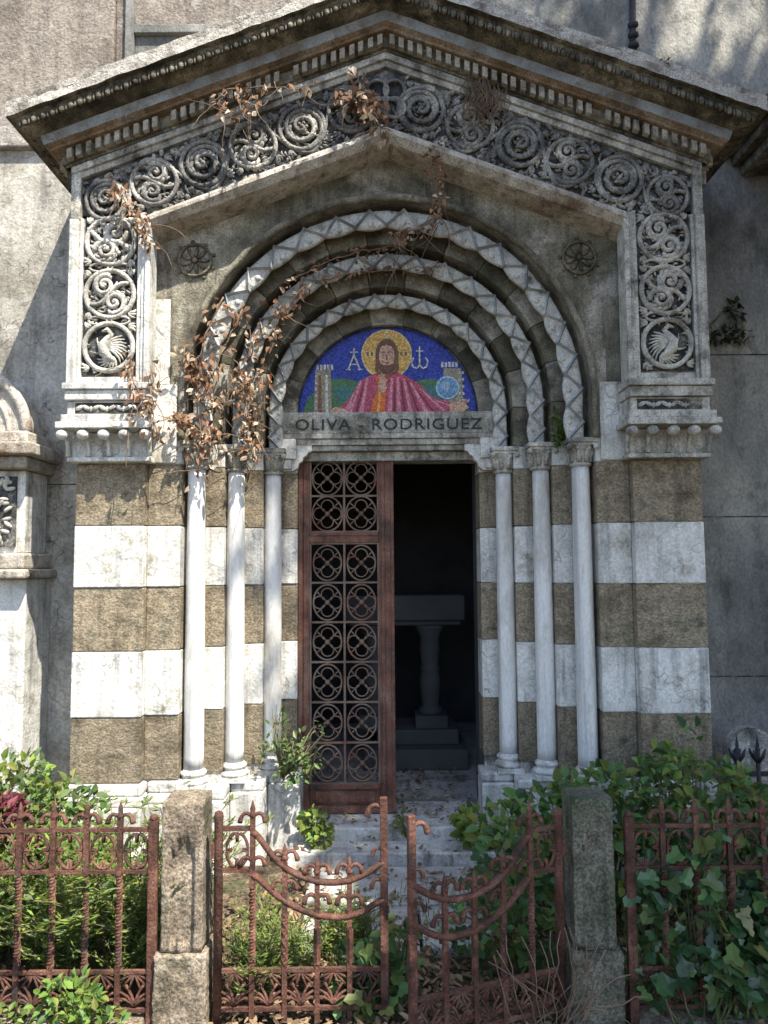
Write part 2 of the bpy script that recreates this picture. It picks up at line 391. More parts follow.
def zigzag(R, y, rr, teeth):
    m = MB(); z0 = 2.502; tot = 2*(ZS-z0)+PI*R; n = teeth*8; seg = 14; vs = []
    for i in range(n+1):
        s = tot*i/n; p, nr = arch_frame(R, s, z0)
        w = abs(math.sin(PI*teeth*s/tot))
        jit = .004*noise.noise(Vector((s*9, R*5, 0)))
        for k in range(seg):
            a = 2*PI*k/seg
            o = math.cos(a); f = math.sin(a)
            r = rr*.95
            if o < 0: r = rr*(.74+.36*w*(-o)**.5)
            fy = -((-f)**.55)*rr*.36 if f < 0 else f*rr*.8
            vs.append(p+nr*(o*r+jit)+Vector((0, y+fy+.003*noise.noise(Vector((s*25, k, R))), 0)))
    fs = [(i*seg+k, i*seg+(k+1) % seg, (i+1)*seg+(k+1) % seg, (i+1)*seg+k) for i in range(n) for k in range(seg)]
    m.add(vs, fs, 0, True)
    pts = []; K = teeth*2
    for i in range(K+1):
        s = tot*i/K; p, nr = arch_frame(R, s, z0); o = rr*((.90 if i % 2 else -.66)+rnd.uniform(-.06,.06))
        pts.append(p+nr*o+Vector((0, y-rr*.34, 0)))
    for a, b in zip(pts[:-1], pts[1:]):      # chevron ridge: a three sided bar with a sharp arris
        t = (b-a).normalized(); sd = t.cross(Vector((0,-1,0))).normalized(); w_ = .0100; h_ = Vector((0,-.023,0))
        e = t*.004; v = [a-e-sd*w_+Vector((0,.02,0)), a-e+sd*w_+Vector((0,.02,0)), a-e+sd*w_, a-e-sd*w_, a-e+h_, b+e-sd*w_+Vector((0,.02,0)), b+e+sd*w_+Vector((0,.02,0)), b+e+sd*w_, b+e-sd*w_, b+e+h_]
        m.add(v, [(3,4,9,8), (4,2,7,9), (2,1,6,7), (0,3,8,5), (0,1,2,4,3), (5,8,9,7,6)], 1)
    for i in range(1, K):
        s = tot*i/K; p, nr = arch_frame(R, s, z0)
        if i % 2:
            c = p-nr*(rr*.48)+Vector((0, y-rr*.24, 0)); m.ball(c, rr*.36, rr*.26, rr*.36, seg=8, rings=5)
    return m.build('zigzag_arch', [marble_w, marble_c], CH)
marble_c = mat('chevron_shade_marble', [(.16,.19,.23), (.30,.33,.36), (.55,.55,.53)], 6, 0.7, 0.3, blot=(.12,.12,.11), blot_amt=.4, blot_scale=5, speck=.2)  # dark blue-grey paints the shaded sides of the ridges into their colour
marble_w = mat('zigzag_marble', [(.30,.30,.28), (.54,.54,.51), (.70,.69,.65)], 5, 0.75, 0.5, blot=(.10,.095,.07), blot_amt=.46, blot_scale=5, speck=.3, streak=.3)
zigzag(1.128, 4.385, .060, 20); zigzag(.930, 4.546, .053, 19); zigzag(.730, 4.706, .046, 18)
# hood mould
m = MB(); R = 1.232; z0 = 2.50; tot = 2*(ZS-z0)+PI*R; n = 150; pts = []
for i in range(n+1):
    p, nr = arch_frame(R, tot*i/n, z0); pts.append(p+Vector((0, 4.300+.002*math.sin(i*1.3), 0))+nr*.003*math.sin(i*.9))
m.tube(pts, .021, 8); m.build('hood_mould', spand, CH)
# spandrel wall
m = MB(); xs = sorted(set([round(-1.40+2.80*i/60, 4) for i in range(61)]+[1.216*math.cos(PI*i/60) for i in range(61)]))
front = []; 
def zb(x): return 2.5 if abs(x) > 1.2159 else ZS+math.sqrt(max(0, 1.216**2-x*x))
cols = []
for x in xs:
    cols.append((x, zb(x) if abs(x) < 1.2159 else 2.5))
vs = []; fs = []
def zt(x): return 4.335-.377*abs(x)
for side in (-1, 1):
    for (x, z) in [c for c in cols if c[0]*side >= 1.2159]:
        pass
prev = None
for i in range(len(xs)-1):
    x0, x1 = xs[i], xs[i+1]
    xm = (x0+x1)/2
    if abs(xm) > 1.216: b0 = b1 = 2.5
    else: b0 = max(zb(min(1.2158, max(-1.2158, x0))), ZS); b1 = max(zb(min(1.2158, max(-1.2158, x1))), ZS)
    if abs(xm) <= 1.216:
        if abs(x0) >= 1.2159: b0 = ZS
        if abs(x1) >= 1.2159: b1 = ZS
    k = len(vs)
    vs += [(x0,4.31,b0), (x1,4.31,b1), (x1,4.31,zt(x1)), (x0,4.31,zt(x0)), (x0,4.468,b0), (x1,4.468,b1)]
    fs += [(k,k+1,k+2,k+3), (k,k+4,k+5,k+1)]
m.add(vs, fs, 0)
for sg in (-1, 1):
    k = len(vs)
    m.add([(sg*1.216,4.31,2.5), (sg*1.216,4.468,2.5), (sg*1.216,4.468,ZS+.01), (sg*1.216,4.31,ZS+.01)], [(0,1,2,3)], 0)
bmo = m.build('spandrel_wall', spand, CH)
for sg in (-1, 1):
    m = MB(); m.box(sg*1.262, sg*1.415, 4.296, 4.42, 2.362, 2.835); m.build('impost_slab', marble, CH, bevel=.006)
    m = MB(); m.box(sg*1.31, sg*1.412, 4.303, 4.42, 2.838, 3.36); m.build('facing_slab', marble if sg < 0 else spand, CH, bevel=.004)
    # rosette
    cx, cz = sg*1.165, 3.60
    m = MB()
    ring = [(cx+.098*math.cos(a*PI/16), 4.300, cz+.098*math.sin(a*PI/16)) for a in range(32)]
    m.tube(ring, .0095, 6, closed=True)
    for k in range(9):
        a = k*2*PI/9
        M = Matrix.Rotation(-a, 3, 'Y')
        m.ball((cx+.052*math.cos(a), 4.305, cz+.052*math.sin(a)), .036, .012, .014, M=M, seg=8, rings=5)
        m.ball((cx+.118*math.cos(a+.3), 4.308, cz+.118*math.sin(a+.3)), .014, .010, .014, seg=6, rings=4)
    m.ball((cx, 4.302, cz), .018, .018, .018)
    m.build('rosette', corn, CH)

# gable body, soffits ---------------------------------------------------------
SL = .377; cosS = 1/math.sqrt(1+SL*SL); sinS = SL*cosS; ZF = 4.743     # top of carving line at x=0, plane 4.15
m = MB()
# body behind frieze: chevron prism (outline x,z)
out = [(-1.835,3.82), (-1.385,3.82), (0,4.335), (1.385,3.82), (1.835,3.82), (1.835,ZF-SL*1.835+.2), (0,ZF+.2), (-1.835,ZF-SL*1.835+.2)]
def chev(mb, zlo, zhi, xo, y0, y1, mi=0, xi=0.0):
    # chevron strip between zlo+... and zhi (z at x=0)
    for sg in (-1, 1):
        pts = [(sg*xi, zlo-SL*xi), (sg*xo, zlo-SL*xo), (sg*xo, zhi-SL*xo), (sg*xi, zhi-SL*xi)]
        if sg > 0: pts = pts[::-1]
        mb.poly(pts, y0, y1, mi)
chev(m, 4.325, ZF+.31, 1.385, 4.172, 4.852)
for sg in (-1, 1):
    pts = [(sg*1.3852,3.82-.02), (sg*1.835,3.82-.02), (sg*1.835,ZF+.31-SL*1.835), (sg*1.3852,ZF+.31-SL*1.3852)]
    if sg > 0: pts = pts[::-1]
    m.poly(pts, 4.172, 4.852)
m.build('gable_body', spand, CH)
m = MB()    # dark carved ground
chev(m, 4.33, ZF, 1.40, 4.163, 4.1715)
for sg in (-1, 1):
    pts = [(sg*1.401,3.815), (sg*1.82,3.815), (sg*1.82,ZF-SL*1.82), (sg*1.401,ZF-SL*1.401)]
    if sg > 0: pts = pts[::-1]
    m.poly(pts, 4.163, 4.1715)
m.build('frieze_ground', crust, CH)
m = MB()    # lit bevelled band along the foot of the frieze
for sg in (-1, 1):
    prof = [(4.128,4.328), (4.112,4.305), (4.112,4.285), (4.150,4.245), (4.31,4.225), (4.31,4.335), (4.165,4.345)]
    vs = []; K = 80
    for q in range(K+1):
        x = 1.40*q/K
        for k, (y, z) in enumerate(prof):
            w1 = .007*noise.noise(Vector((sg*x*9, k*.6, 9)))+.005*noise.noise(Vector((sg*x*34, k, 4))) if k < 4 else 0
            vs.append((sg*x, y+w1, z-SL*x+w1*.7))
    n = len(prof)
    fs = [(q*n+i, q*n+(i+1) % n, (q+1)*n+(i+1) % n, (q+1)*n+i) for q in range(K) for i in range(n)]+[tuple(range(n)), tuple(K*n+i for i in range(n))[::-1]]
    m.add(vs, fs)
m.build('frieze_band', [bandm], CH)
m = MB()   # end frames and top fillet of the frieze
chev(m, ZF-.035, ZF+.004, 1.845, 4.138, 4.17)
chev(m, ZF+.004, ZF+.045, 1.850, 4.122, 4.17)
for sg in (-1, 1): m.box(sg*1.795, sg*1.850, 4.130, 4.85, 3.78, 4.09)
m.build('frieze_fillet', marble_d, CH, bevel=.004)

# raking cornice: profile swept round the side eaves and up both rakes
eggm = mat('egg_moulding_stone', [(.09,.08,.055), (.22,.195,.14), (.38,.34,.26)], 9, 0.95, 0.7, blot=(.05,.045,.03), blot_amt=.5, blot_scale=5, speck=.4)
dentm = mat('dentil_stone', [(.20,.17,.13), (.36,.32,.26), (.48,.44,.37)], 9, 0.9, 0.5, blot=(.08,.07,.05), blot_amt=.45, blot_scale=6, speck=.3)
def cornice():
    prof = [(.030,.046), (.030,.062), (.045,.064), (.045,.132), (.092,.140), (.096,.152), (.120,.170), (.130,.205), (.134,.222),
            (.165,.228), (.215,.248), (.232,.292), (.236,.300), (.268,.304), (.268,.352), (.255,.372)]
    def side(i):    # material of the strip starting at profile point i
        return {0:0, 1:0, 2:0, 3:1, 4:1, 5:1, 6:2, 7:2, 8:0, 9:0, 10:0, 11:0, 12:0, 13:3, 14:3}.get(i, 0)
    nseg = 150; rings = []
    def pt(x, d, r):
        a = .0022+(.0045 if d > .2 else 0)
        k = noise.noise(Vector((x*7, d*30, r*20)))+.8*noise.noise(Vector((x*31, d*50, 3)))
        return (x, 4.15-d+a*k, ZF-SL*abs(x)+r+a*.8*noise.noise(Vector((x*9, 7, r*30))))
    for d, r in prof:
        xo = 1.85+d; zc = ZF-SL*xo+r; row = [(-xo, 4.855, zc), (-xo, 4.15-d, zc)]
        for i in range(1, nseg):
            x = -xo+2*xo*i/nseg; row.append(pt(x, d, r))
        row += [(xo, 4.15-d, zc), (xo, 4.855, zc)]
        rings.append(row)
    m = MB(); w = len(rings[0]); vs = [p for r in rings for p in r]
    for i in range(len(prof)-1):
        m.m += []
        b = 0
        fs = [(i*w+k, i*w+k+1, (i+1)*w+k+1, (i+1)*w+k) for k in range(w-1)]
        if i == 0: base = len(m.v); m.v += vs
        for f in fs: m.f.append(f); m.m.append(side(i)); m.sm.append(False)
    # soffit between body and side eaves
    m.build('raking_cornice', [corn, cornbounce, corngrey, roofedge], CH)
    # underside closers at the eaves
    m = MB()
    for sg in (-1, 1): m.box(sg*1.836, sg*1.884, 4.152, 4.852, ZF-SL*1.88-.06, ZF-SL*1.88+.075)
    m.build('eave_bed', corn, CH)
    # dentils
    m = MB(); n = 34; stp = (1.86)/n
    for sg in (-1, 1):
        for i in range(n):
            xa = .02+i*stp+rnd.uniform(-.003,.003); xb = xa+stp*.56
            if rnd.random() < .05: continue
            z0 = ZF+.066; z1 = ZF+.128
            pts = [(sg*xa, z0-SL*xa), (sg*xb, z0-SL*xb), (sg*xb, z1-SL*xb), (sg*xa, z1-SL*xa)]
            if sg > 0: pts = pts[::-1]
            m.poly(pts, 4.068, 4.106)
        for i in range(12):
            y = 4.16+i*.056; zc = ZF-SL*1.895
            m.box(sg*1.893, sg*1.932, y, y+.032, zc+.066, zc+.128)
    m.build('dentil_row', dentm, CH, bevel=.003)
    # egg and dart
    m = MB(); n = 40; X = 1.85+.2; stp = X/n
    for sg in (-1, 1):
        for i in range(n):
            x = (i+.5)*stp; y = 4.15-.232+rnd.uniform(-.002,.002); z = ZF-SL*x+.268
            M = Matrix.Rotation(rad(-24), 3, 'X')
            m.ball((sg*x, y+.004, z-.004), .0185, .017, .034, M=M, seg=8, rings=5)
            xd = x+stp*.5; m.ball((sg*xd, y+.004, ZF-SL*xd+.262), .0060, .014, .034, M=M, seg=6, rings=4)
        for i in range(14):
            y = 4.0+i*.058; zc = ZF-SL*(2.06)+.262
            M = Matrix.Rotation(rad(38*sg), 3, 'Y')
            m.ball((sg*2.046, y, zc), .016, .0165, .030, M=M, seg=8, rings=5)
    m.build('egg_moulding', corn, CH)
    # roof slabs, edge worn
    m = MB()
    for sg in (-1, 1):
        n = 90; vs = []; xo = 2.118
        for i in range(n+1):
            x = xo*i/n; w1 = .006*noise.noise(Vector((sg*x*8, 1, 1)))+.005*noise.noise(Vector((sg*x*33, 2, 1))); z = ZF+.353-SL*x
            t_ = .045+.006*noise.noise(Vector((sg*x*11, 5, 1)))
            vs += [(sg*x,3.884+w1,z), (sg*x,3.882+w1*1.4,z+t_*.8), (sg*x,3.894+w1,z+t_), (sg*x,4.855,z+t_), (sg*x,4.855,z)]
        fs = [(i*5+k, i*5+(k+1) % 5, (i+1)*5+(k+1) % 5, (i+1)*5+k) for i in range(n) for k in range(5)]+[(0,1,2,3,4), tuple(n*5+k for k in (4,3,2,1,0))]
        m.add(vs, fs)
    m.build('roof', roofedge, CH)
cornice()

# carved scroll work ----------------------------------------------------------
def medallion(m, F, cx, cy, R, flip=1, seed=0, style=0):
    """F maps (s,t,h) -> 3D ; carve a ringed scroll in relief"""
    r0 = random.Random(seed)
    T = .0135*R/.14+.002
    ring = [F(cx+R*math.cos(a*PI/20), cy+R*math.sin(a*PI/20), .016) for a in range(40)]
    m.tube(ring, T, 6, closed=True)
    def leaf(s, t, ang, L, W, h=.02):
        n = 5; pts = []; rr = []
        for i in range(n):
            q = i/(n-1); b = ang+.7*flip*q
            pts.append(F(s+L*q*math.cos(b), t+L*q*math.sin(b), h*(1-.3*q))); rr.append(max(.0025, W*math.sin(PI*min(.95, .12+q*.86))))
        m.tube(pts, rr, 6)
    if style == 0:
        for k in (0, 1):
            a0 = k*PI+.5*flip; ccx = cx+flip*0+R*.42*math.cos(a0+PI/2); ccy = cy+R*.42*math.sin(a0+PI/2)
            pts = []; rr = []
            for i in range(34):
                q = i/33; a = a0+PI/2*flip*0+flip*(q*3.2*PI)+PI*.2; rad_ = R*.47*(1-.88*q)
                pts.append(F(ccx+rad_*math.cos(a), ccy+rad_*math.sin(a), .014+.016*q)); rr.append(T*(1.15-.45*q))
            m.tube(pts, rr, 6)
            m.ball(F(ccx, ccy, .028), .013*R/.14, seg=8, rings=5)
            for i in range(9):
                a = a0+flip*i*.62+.3; leaf(ccx+R*.34*math.cos(a), ccy+R*.34*math.sin(a), a+.9*flip, R*.40, R*.10)
        # connecting S
        pts = [F(cx+R*.9*math.cos(.5*flip)*(1-2*q), cy+R*.9*math.sin(.5*flip)*(1-2*q)+R*.18*math.sin(2*PI*q), .02) for q in [i/10 for i in range(11)]]
        m.tube(pts, T*.9, 6)
    elif style == 1:
        pts = []; rr = []
        for i in range(60):
            q = i/59; a = flip*(q*4.4*PI)-1.2; rad_ = R*.92*(1-q)**.8+.006
            pts.append(F(cx+rad_*math.cos(a), cy+rad_*math.sin(a), .012+.02*q)); rr.append(T*(1.1-.3*q))
        m.tube(pts, rr, 6)
        for i in range(13):
            a = flip*i*.57; leaf(cx+R*.50*math.cos(a), cy+R*.50*math.sin(a), a+1.1*flip, R*.48, R*.12)
        for i in range(6):
            a = i*PI/3+.2; m.ball(F(cx+R*.2*math.cos(a), cy+R*.2*math.sin(a), .024), .011*R/.14, seg=7, rings=4)
        m.ball(F(cx, cy, .034), .014*R/.14, seg=8, rings=5)
    else:   # crested bird-like beast with a fanned wing
        body = [(-.25,-.55), (-.05,-.42), (.15,-.2), (.2,.05), (.05,.3), (-.1,.5), (.05,.66), (.25,.6)]
        m.tube([F(cx+flip*x*R*1.15, cy+y*R*1.1, .020) for x, y in body], [R*.06,R*.16,R*.24,R*.24,R*.15,R*.10,R*.11,R*.04], 8)
        for i in range(8):
            a = 1.7+i*.22; leaf(cx+flip*.08*R, cy-.1*R, a if flip > 0 else PI-a, R*.85, R*.07, .026)
        for i in range(7):
            a = -2.6+i*.28; leaf(cx-flip*.1*R, cy-.35*R, a if flip > 0 else PI-a, R*.6, R*.07, .022)
        leaf(cx+flip*.2*R, cy-.15*R, -.7 if flip > 0 else PI+.7, R*.6, R*.06)
        leaf(cx+flip*.2*R, cy-.05*R, .3 if flip > 0 else PI-.3, R*.55, R*.05)
    # corner sprigs
    for sx in (-1, 1):
        for sy in (-1, 1):
            for k in range(3):
                a = math.atan2(sy, sx)+(k-1)*.55
                leaf(cx+sx*R*.80, cy+sy*R*.80, a, R*.34, R*.085, .018)
def clasp(m, F, cx, cy, w, vertical=True):
    for sg in (-1, 1):
        pts = []
        for i in range(13):
            a = i*2*PI/12; x = sg*(w*.5+w*.42*math.cos(a)); y = .024*math.sin(a)
            pts.append(F(cx+x, cy+y, .018) if vertical else F(cx+y, cy+x, .018))
        m.tube(pts, .008, 6)

for sg in (-1, 1):
    # side panels
    pe = part_empty('carved_panel', (sg*1.61, 4.15, 2.80), CH)
    m = MB(); m.box(sg*1.40, sg*1.82, 4.172, 4.856, 2.80, 3.818); m.box(sg*1.46, sg*1.775, 4.166, 4.1715, 2.86, 3.80, 1); m.build('panel_slab', [marble_d, crust], pe)
    m = MB()
    m.box(sg*1.378, sg*1.408, 4.118, 4.25, 2.805, 3.775); m.box(sg*1.409, sg*1.432, 4.132, 4.25, 2.805, 3.80); m.box(sg*1.433, sg*1.458, 4.142, 4.25, 2.805, 3.815)
    m.box(sg*1.778, sg*1.798, 4.142, 4.25, 2.805, 3.79); m.box(sg*1.799, sg*1.852, 4.122, 4.855, 2.805, 3.778)
    m.box(sg*1.4585, sg*1.7775, 4.146, 4.172, 2.806, 2.845)
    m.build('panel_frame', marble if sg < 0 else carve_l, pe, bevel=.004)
    F = (lambda s_, t_, h_, sg=sg: Vector((sg*1.618+s_, 4.166-h_, 3.335+t_)))
    m = MB()
    medallion(m, F, 0, .315, .140, sg, 3, 0); medallion(m, F, 0, 0, .140, -sg, 4, 0); medallion(m, F, 0, -.315, .140, sg, 5, 2)
    for i in range(300):
        s_ = rnd.uniform(-.14,.14); t_ = rnd.uniform(-.46,.45)
        if abs(t_+.315) < .12 and abs(s_) < .12: continue
        ci = min((-.315,0,.315), key=lambda c: abs(c-t_)); a = math.atan2(t_-ci, s_)+PI*.5+rnd.uniform(-.5,.5)
        L_ = rnd.uniform(.02,.045); pts = [F(s_+L_*q*math.cos(a+q), t_+L_*q*math.sin(a+q), .004+.010*math.sin(PI*q)) for q in (0,.33,.66,1)]
        m.tube(pts, [.003,.0075,.0065,.002], 5)
    clasp(m, F, 0, .158, .13); clasp(m, F, 0, -.158, .13)
    m.build('scroll_relief', carve_l, pe)
    # frieze scrolls along the rake
    ux, uz = sg*cosS, -sinS; vx, vz = sg*sinS, cosS
    F2 = (lambda s_, t_, h_, ux=ux, uz=uz, vx=vx, vz=vz: Vector((ux*s_+vx*t_, 4.164-h_, 4.518+uz*s_+vz*t_)))
    m = MB()
    for i, s_ in enumerate((.22, .53, .84, 1.15, 1.46, 1.76)):
        medallion(m, F2, s_, .005, .134 if i < 5 else .118, (1 if i % 2 else -1)*sg, 20+i, 1 if i % 2 == (0 if sg > 0 else 1) else 0)
    # running stem in waves above and below
    pts = []
    for i in range(90):
        s_ = .06+1.78*i/89; pts.append(F2(s_, .155*math.cos((s_-.22)/.31*PI), .014))
    m.tube(pts, .012, 6)
    for i in range(30):
        s_ = .08+i*.058
        for t_ in (-.165, .150):
            a = rnd.uniform(0, 6.28); m.ball(F2(s_+rnd.uniform(-.02,.02), t_+rnd.uniform(-.012,.02), .010), rnd.uniform(.02,.034), .012, rnd.uniform(.010,.018), M=Matrix.Rotation(a, 3, 'Y'), seg=7, rings=4)
    for i in range(520):      # shallow acanthus lobes filling the ground
        s_ = rnd.uniform(.05,1.86); t_ = rnd.uniform(-.172,.165)
        ci = min((.22, .53, .84, 1.15, 1.46, 1.76), key=lambda c: abs(c-s_)); a = math.atan2(t_, s_-ci)+PI*.5+rnd.uniform(-.5,.5)
        L_ = rnd.uniform(.025,.055); pts = [F2(s_+L_*q*math.cos(a+q), max(-.18, min(.175, t_+L_*q*math.sin(a+q))), .004+.010*math.sin(PI*q)) for q in (0,.33,.66,1)]
        m.tube(pts, [.003,.0085,.0075,.002], 5)
    m.build('scroll_frieze', carve, CH)
m = MB(); F = lambda s_, t_, h_: Vector((s_, 4.160-h_, 4.50+t_))
for dx, dz in ((-.05,.06), (.05,.06), (-.05,-.05), (.05,-.05)):
    m.tube([F(dx+.062*math.cos(a*PI/12), dz+.062*math.sin(a*PI/12), .02) for a in range(24)], .0105, 6, closed=True)
m.tube([F(0, -.15, .02), F(0, .17, .02)], .012, 6)
m.build('apex_knot', carve, CH)

# corbel cornices under the side panels
for sg in (-1, 1):
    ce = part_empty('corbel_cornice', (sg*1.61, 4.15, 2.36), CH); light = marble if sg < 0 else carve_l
    m = MB()
    m.box(sg*1.372, sg*1.868, 4.105, 4.856, 2.765, 2.803); m.box(sg*1.382, sg*1.858, 4.120, 4.856, 2.705, 2.763)
    m.box(sg*1.392, sg*1.85, 4.142, 4.856, 2.622, 2.703)
    m.box(sg*1.372, sg*1.872, 4.108, 4.856, 2.575, 2.620); m.box(sg*1.355, sg*1.89, 4.080, 4.856, 2.535, 2.573)
    m.box(sg*1.40, sg*1.845, 4.215, 4.856, 2.385, 2.533)
    m.box(sg*1.385, sg*1.86, 4.178, 4.856, 2.357, 2.383)
    m.build('moulding', light, ce, bevel=.006, seg=3)
    m = MB()
    m.box(sg*1.43, sg*1.80, 4.138, 4.150, 2.632, 2.692)
    m.build('sunk_panel', crust, ce)
    m = MB()
    for i in range(4):
        x = 1.475+i*.093
        for k in (-1, 1): m.ball((sg*x+k*.02, 4.136, 2.662), .028, .009, .013, M=Matrix.Rotation(k*.5, 3, 'Y'), seg=8, rings=4)
        m.ball((sg*x+.046, 4.137, 2.655), .010, .008, .018, seg=7, rings=4)
    m.build('leaf_relief', carve_l, ce)
    for i in range(5):
        x = sg*(1.385+i*.118); m = MB()
        m.ball((x, 4.112, 2.503), .036, .036, .031, seg=14, rings=9)
        m.build('bead', light, ce)
        m = MB(); pts = [(x, 4.170, 2.50), (x, 4.182, 2.465), (x, 4.192, 2.43), (x, 4.194, 2.39)]
        m.tube(pts, [.014,.012,.011,.016], 7); m.build('console', light, ce)

# lunette and lintel ----------------------------------------------------------
def mosaic():
    lu = part_empty('lunette', (0, 4.85, ZS), CH)
    Y = 4.842; K = 1/502.0; R = .603
    def c(name, rgb, t=.35): return mat('mosaic_'+name, [tuple(x*.8 for x in rgb), rgb], 30, .45, .12, tess=t)
    pal = [c('blue',(.022,.045,.36),.6), c('green',(.07,.17,.07)), c('tower',(.33,.29,.21)), c('white',(.62,.62,.58)), c('gold',(.75,.46,.12)), c('gold_edge',(.75,.55,.22)),
           c('hair',(.17,.075,.04)), c('face',(.66,.40,.27)), c('crimson',(.46,.075,.13)), c('rose',(.62,.24,.30)), c('orange',(.70,.15,.02)), c('globe',(.16,.33,.55)), c('teal',(.05,.17,.16)), c('shade',(.20,.02,.05)), c('brown',(.24,.10,.05)), c('lightblue',(.38,.52,.68))]
    I = {n: i for i, n in enumerate(['blue','green','tower','white','gold','gold_edge','hair','face','crimson','rose','orange','globe','teal','shade','brown','lightblue'])}
    m = MB(); lvl = [0]
    def px(p): return ((p[0]-390)*K, ZS+.001+(387-p[1])*K)
    def clip(pts):
        o = []
        for x, z in pts:
            d = math.hypot(x, z-ZS)
            if d > R-.004: x *= (R-.004)/d; z = ZS+(z-ZS)*(R-.004)/d
            o.append((x, max(z, ZS+.0015)))
        return o
    def P(pts, col, l): m.poly(clip([px(p) for p in pts]), Y-.0012*l, Y-.0012*l+.0011 if l else Y+.004, I[col])
    def E(cx, cy, rx, ry, col, l, n=28, a0=0, a1=2*PI): P([(cx+rx*math.cos(a0+(a1-a0)*i/n), cy+ry*math.sin(a0+(a1-a0)*i/n)) for i in range(n)], col, l)
    arc = [(R*math.cos(PI*i/60), ZS+R*math.sin(PI*i/60)) for i in range(61)]
    m.poly(arc, Y, Y+.006, I['blue'])
    P([(100,387),(120,330),(165,285),(205,262),(250,262),(300,275),(330,300),(330,387)], 'green', 1)
    P([(430,300),(460,285),(500,268),(545,264),(590,280),(640,320),(670,387),(430,387)], 'green', 1)
    P([(205,300),(240,285),(300,300),(300,330),(230,345)], 'teal', 2); P([(480,300),(540,285),(580,320),(560,350),(490,340)], 'teal', 2)
    P([(140,387),(146,232),(198,232),(202,387)], 'tower', 2); P([(578,387),(580,230),(640,230),(648,387)], 'tower', 2)
    for i in range(5): P([(150+i*12,232),(150+i*12,214),(158+i*12,214),(158+i*12,232)], 'white', 3)
    for i in range(5): P([(572+i*12,226),(572+i*12,208),(580+i*12,208),(580+i*12,226)], 'white', 3)
    P([(155,387),(157,250),(166,250),(168,387)], 'brown', 3); P([(180,387),(180,250),(188,250),(190,387)], 'white', 3)
    for i in range(6):
        for xx in (630, 642): P([(xx,240+i*24),(xx+7,240+i*24),(xx+7,249+i*24),(xx,249+i*24)], 'white', 4)
        P([(145,250+i*22),(152,250+i*22),(152,258+i*22),(145,258+i*22)], 'white', 4)
    E(388, 180, 86, 86, 'gold_edge', 3, 40); E(388, 180, 80, 80, 'gold', 4, 40)
    P([(312,170),(312,188),(464,188),(464,170)], 'gold_edge', 5); P([(379,100),(397,100),(397,150),(379,150)], 'gold_edge', 5)
    for a in (320,334): P([(a,172),(a+8,172),(a+8,186),(a,186)], 'brown', 6)
    for a in (434,448): P([(a,172),(a+8,172),(a+8,186),(a,186)], 'brown', 6)
    # robe
    P([(340,250),(365,240),(420,240),(452,256),(500,285),(535,325),(590,345),(635,350),(640,387),(215,387),(225,365),(262,330),(285,290),(310,262)], 'crimson', 6)
    for (a, b) in (((300,270),(262,380)), ((322,262),(300,385)), ((445,265),(470,385)), ((470,280),(520,380)), ((425,260),(428,385)), ((500,300),(580,375)), ((280,310),(245,385)), ((540,335),(620,365)), ((405,262),(396,385))):
        P([(a[0]-4,a[1]),(a[0]+4,a[1]),(b[0]+7,b[1]),(b[0]-7,b[1])], 'rose', 7)
    for (a, b) in (((312,275),(283,385)), ((457,275),(495,385)), ((436,270),(448,385)), ((485,300),(545,380)), ((415,270),(412,385))):
        P([(a[0]-2,a[1]),(a[0]+2,a[1]),(b[0]+4,b[1]),(b[0]-4,b[1])], 'shade', 8)
    P([(352,262),(368,246),(386,262),(384,300),(380,387),(332,387),(340,340),(358,300)], 'orange', 9)
    P([(362,290),(368,290),(362,387),(354,387)], 'gold', 10)
    P([(366,225),(408,225),(412,246),(388,262),(362,248)], 'brown', 9)
    E(389, 186, 39, 60, 'hair', 9, 36); P([(353,190),(425,190),(430,232),(412,250),(418,222),(358,222),(364,250),(347,234)], 'hair', 10)
    E(388, 188, 26, 43, 'face', 11, 32); E(388, 226, 22, 22, 'hair', 12, 24); E(388, 210, 18, 10, 'face', 13, 20)
    P([(364,150),(388,140),(412,150),(400,152),(388,149),(376,152)], 'hair', 13)
    for sx in (-1, 1):
        P([(388+sx*5,175),(388+sx*12,172),(388+sx*20,175),(388+sx*20,177),(388+sx*12,175),(388+sx*5,178)], 'brown', 14)
        E(388+sx*12, 185, 5, 2.8, 'white', 14, 12); E(388+sx*12, 185, 2.4, 2.6, 'hair', 15, 10)
    P([(386.5,182),(389.5,182),(392,203),(384,203)], 'brown', 14); P([(376,211),(388,208),(400,211),(388,214)], 'brown', 15); E(388, 217, 8, 2.6, 'rose', 16, 12)
    # raised hand and the hand with the orb
    P([(358,300),(362,276),(372,270),(384,276),(388,296),(380,312),(364,312)], 'face', 12)
    for i, (hx, hz) in enumerate(((362,252),(370,244),(378,250),(388,268))): P([(365+i*5,280),(hx-2.5,hz),(hx+2.5,hz-1),(371+i*5,278)], 'face', 13)
    P([(596,352),(622,343),(650,350),(664,366),(640,380),(600,380)], 'face', 10)
    for i in range(4): P([(628+i*8,352),(634+i*8,350),(648+i*7,338),(643+i*7,336)], 'face', 11)
    P([(196,372),(214,360),(246,366),(250,384),(200,386)], 'face', 10)
    E(592, 297, 40, 40, 'lightblue', 9, 32); E(592, 297, 34, 34, 'globe', 10, 32); E(586, 290, 16, 14, 'lightblue', 11, 18)
    
    def bar(a, b, w=5):
        a = Vector(a); b = Vector(b); t = (b-a).normalized(); n = Vector((-t.y, t.x))*w*.5
        P([tuple(a+n), tuple(b+n), tuple(b-n), tuple(a-n)], 'white', lv[0]); lv[0] += .12
    lv = [4]
    bar((257,232),(277,182)); bar((277,182),(298,232)); bar((266,214),(290,214),4); bar((277,158),(277,184)); bar((265,172),(290,172),4); bar((250,232),(266,232),4); bar((290,232),(305,232),4)
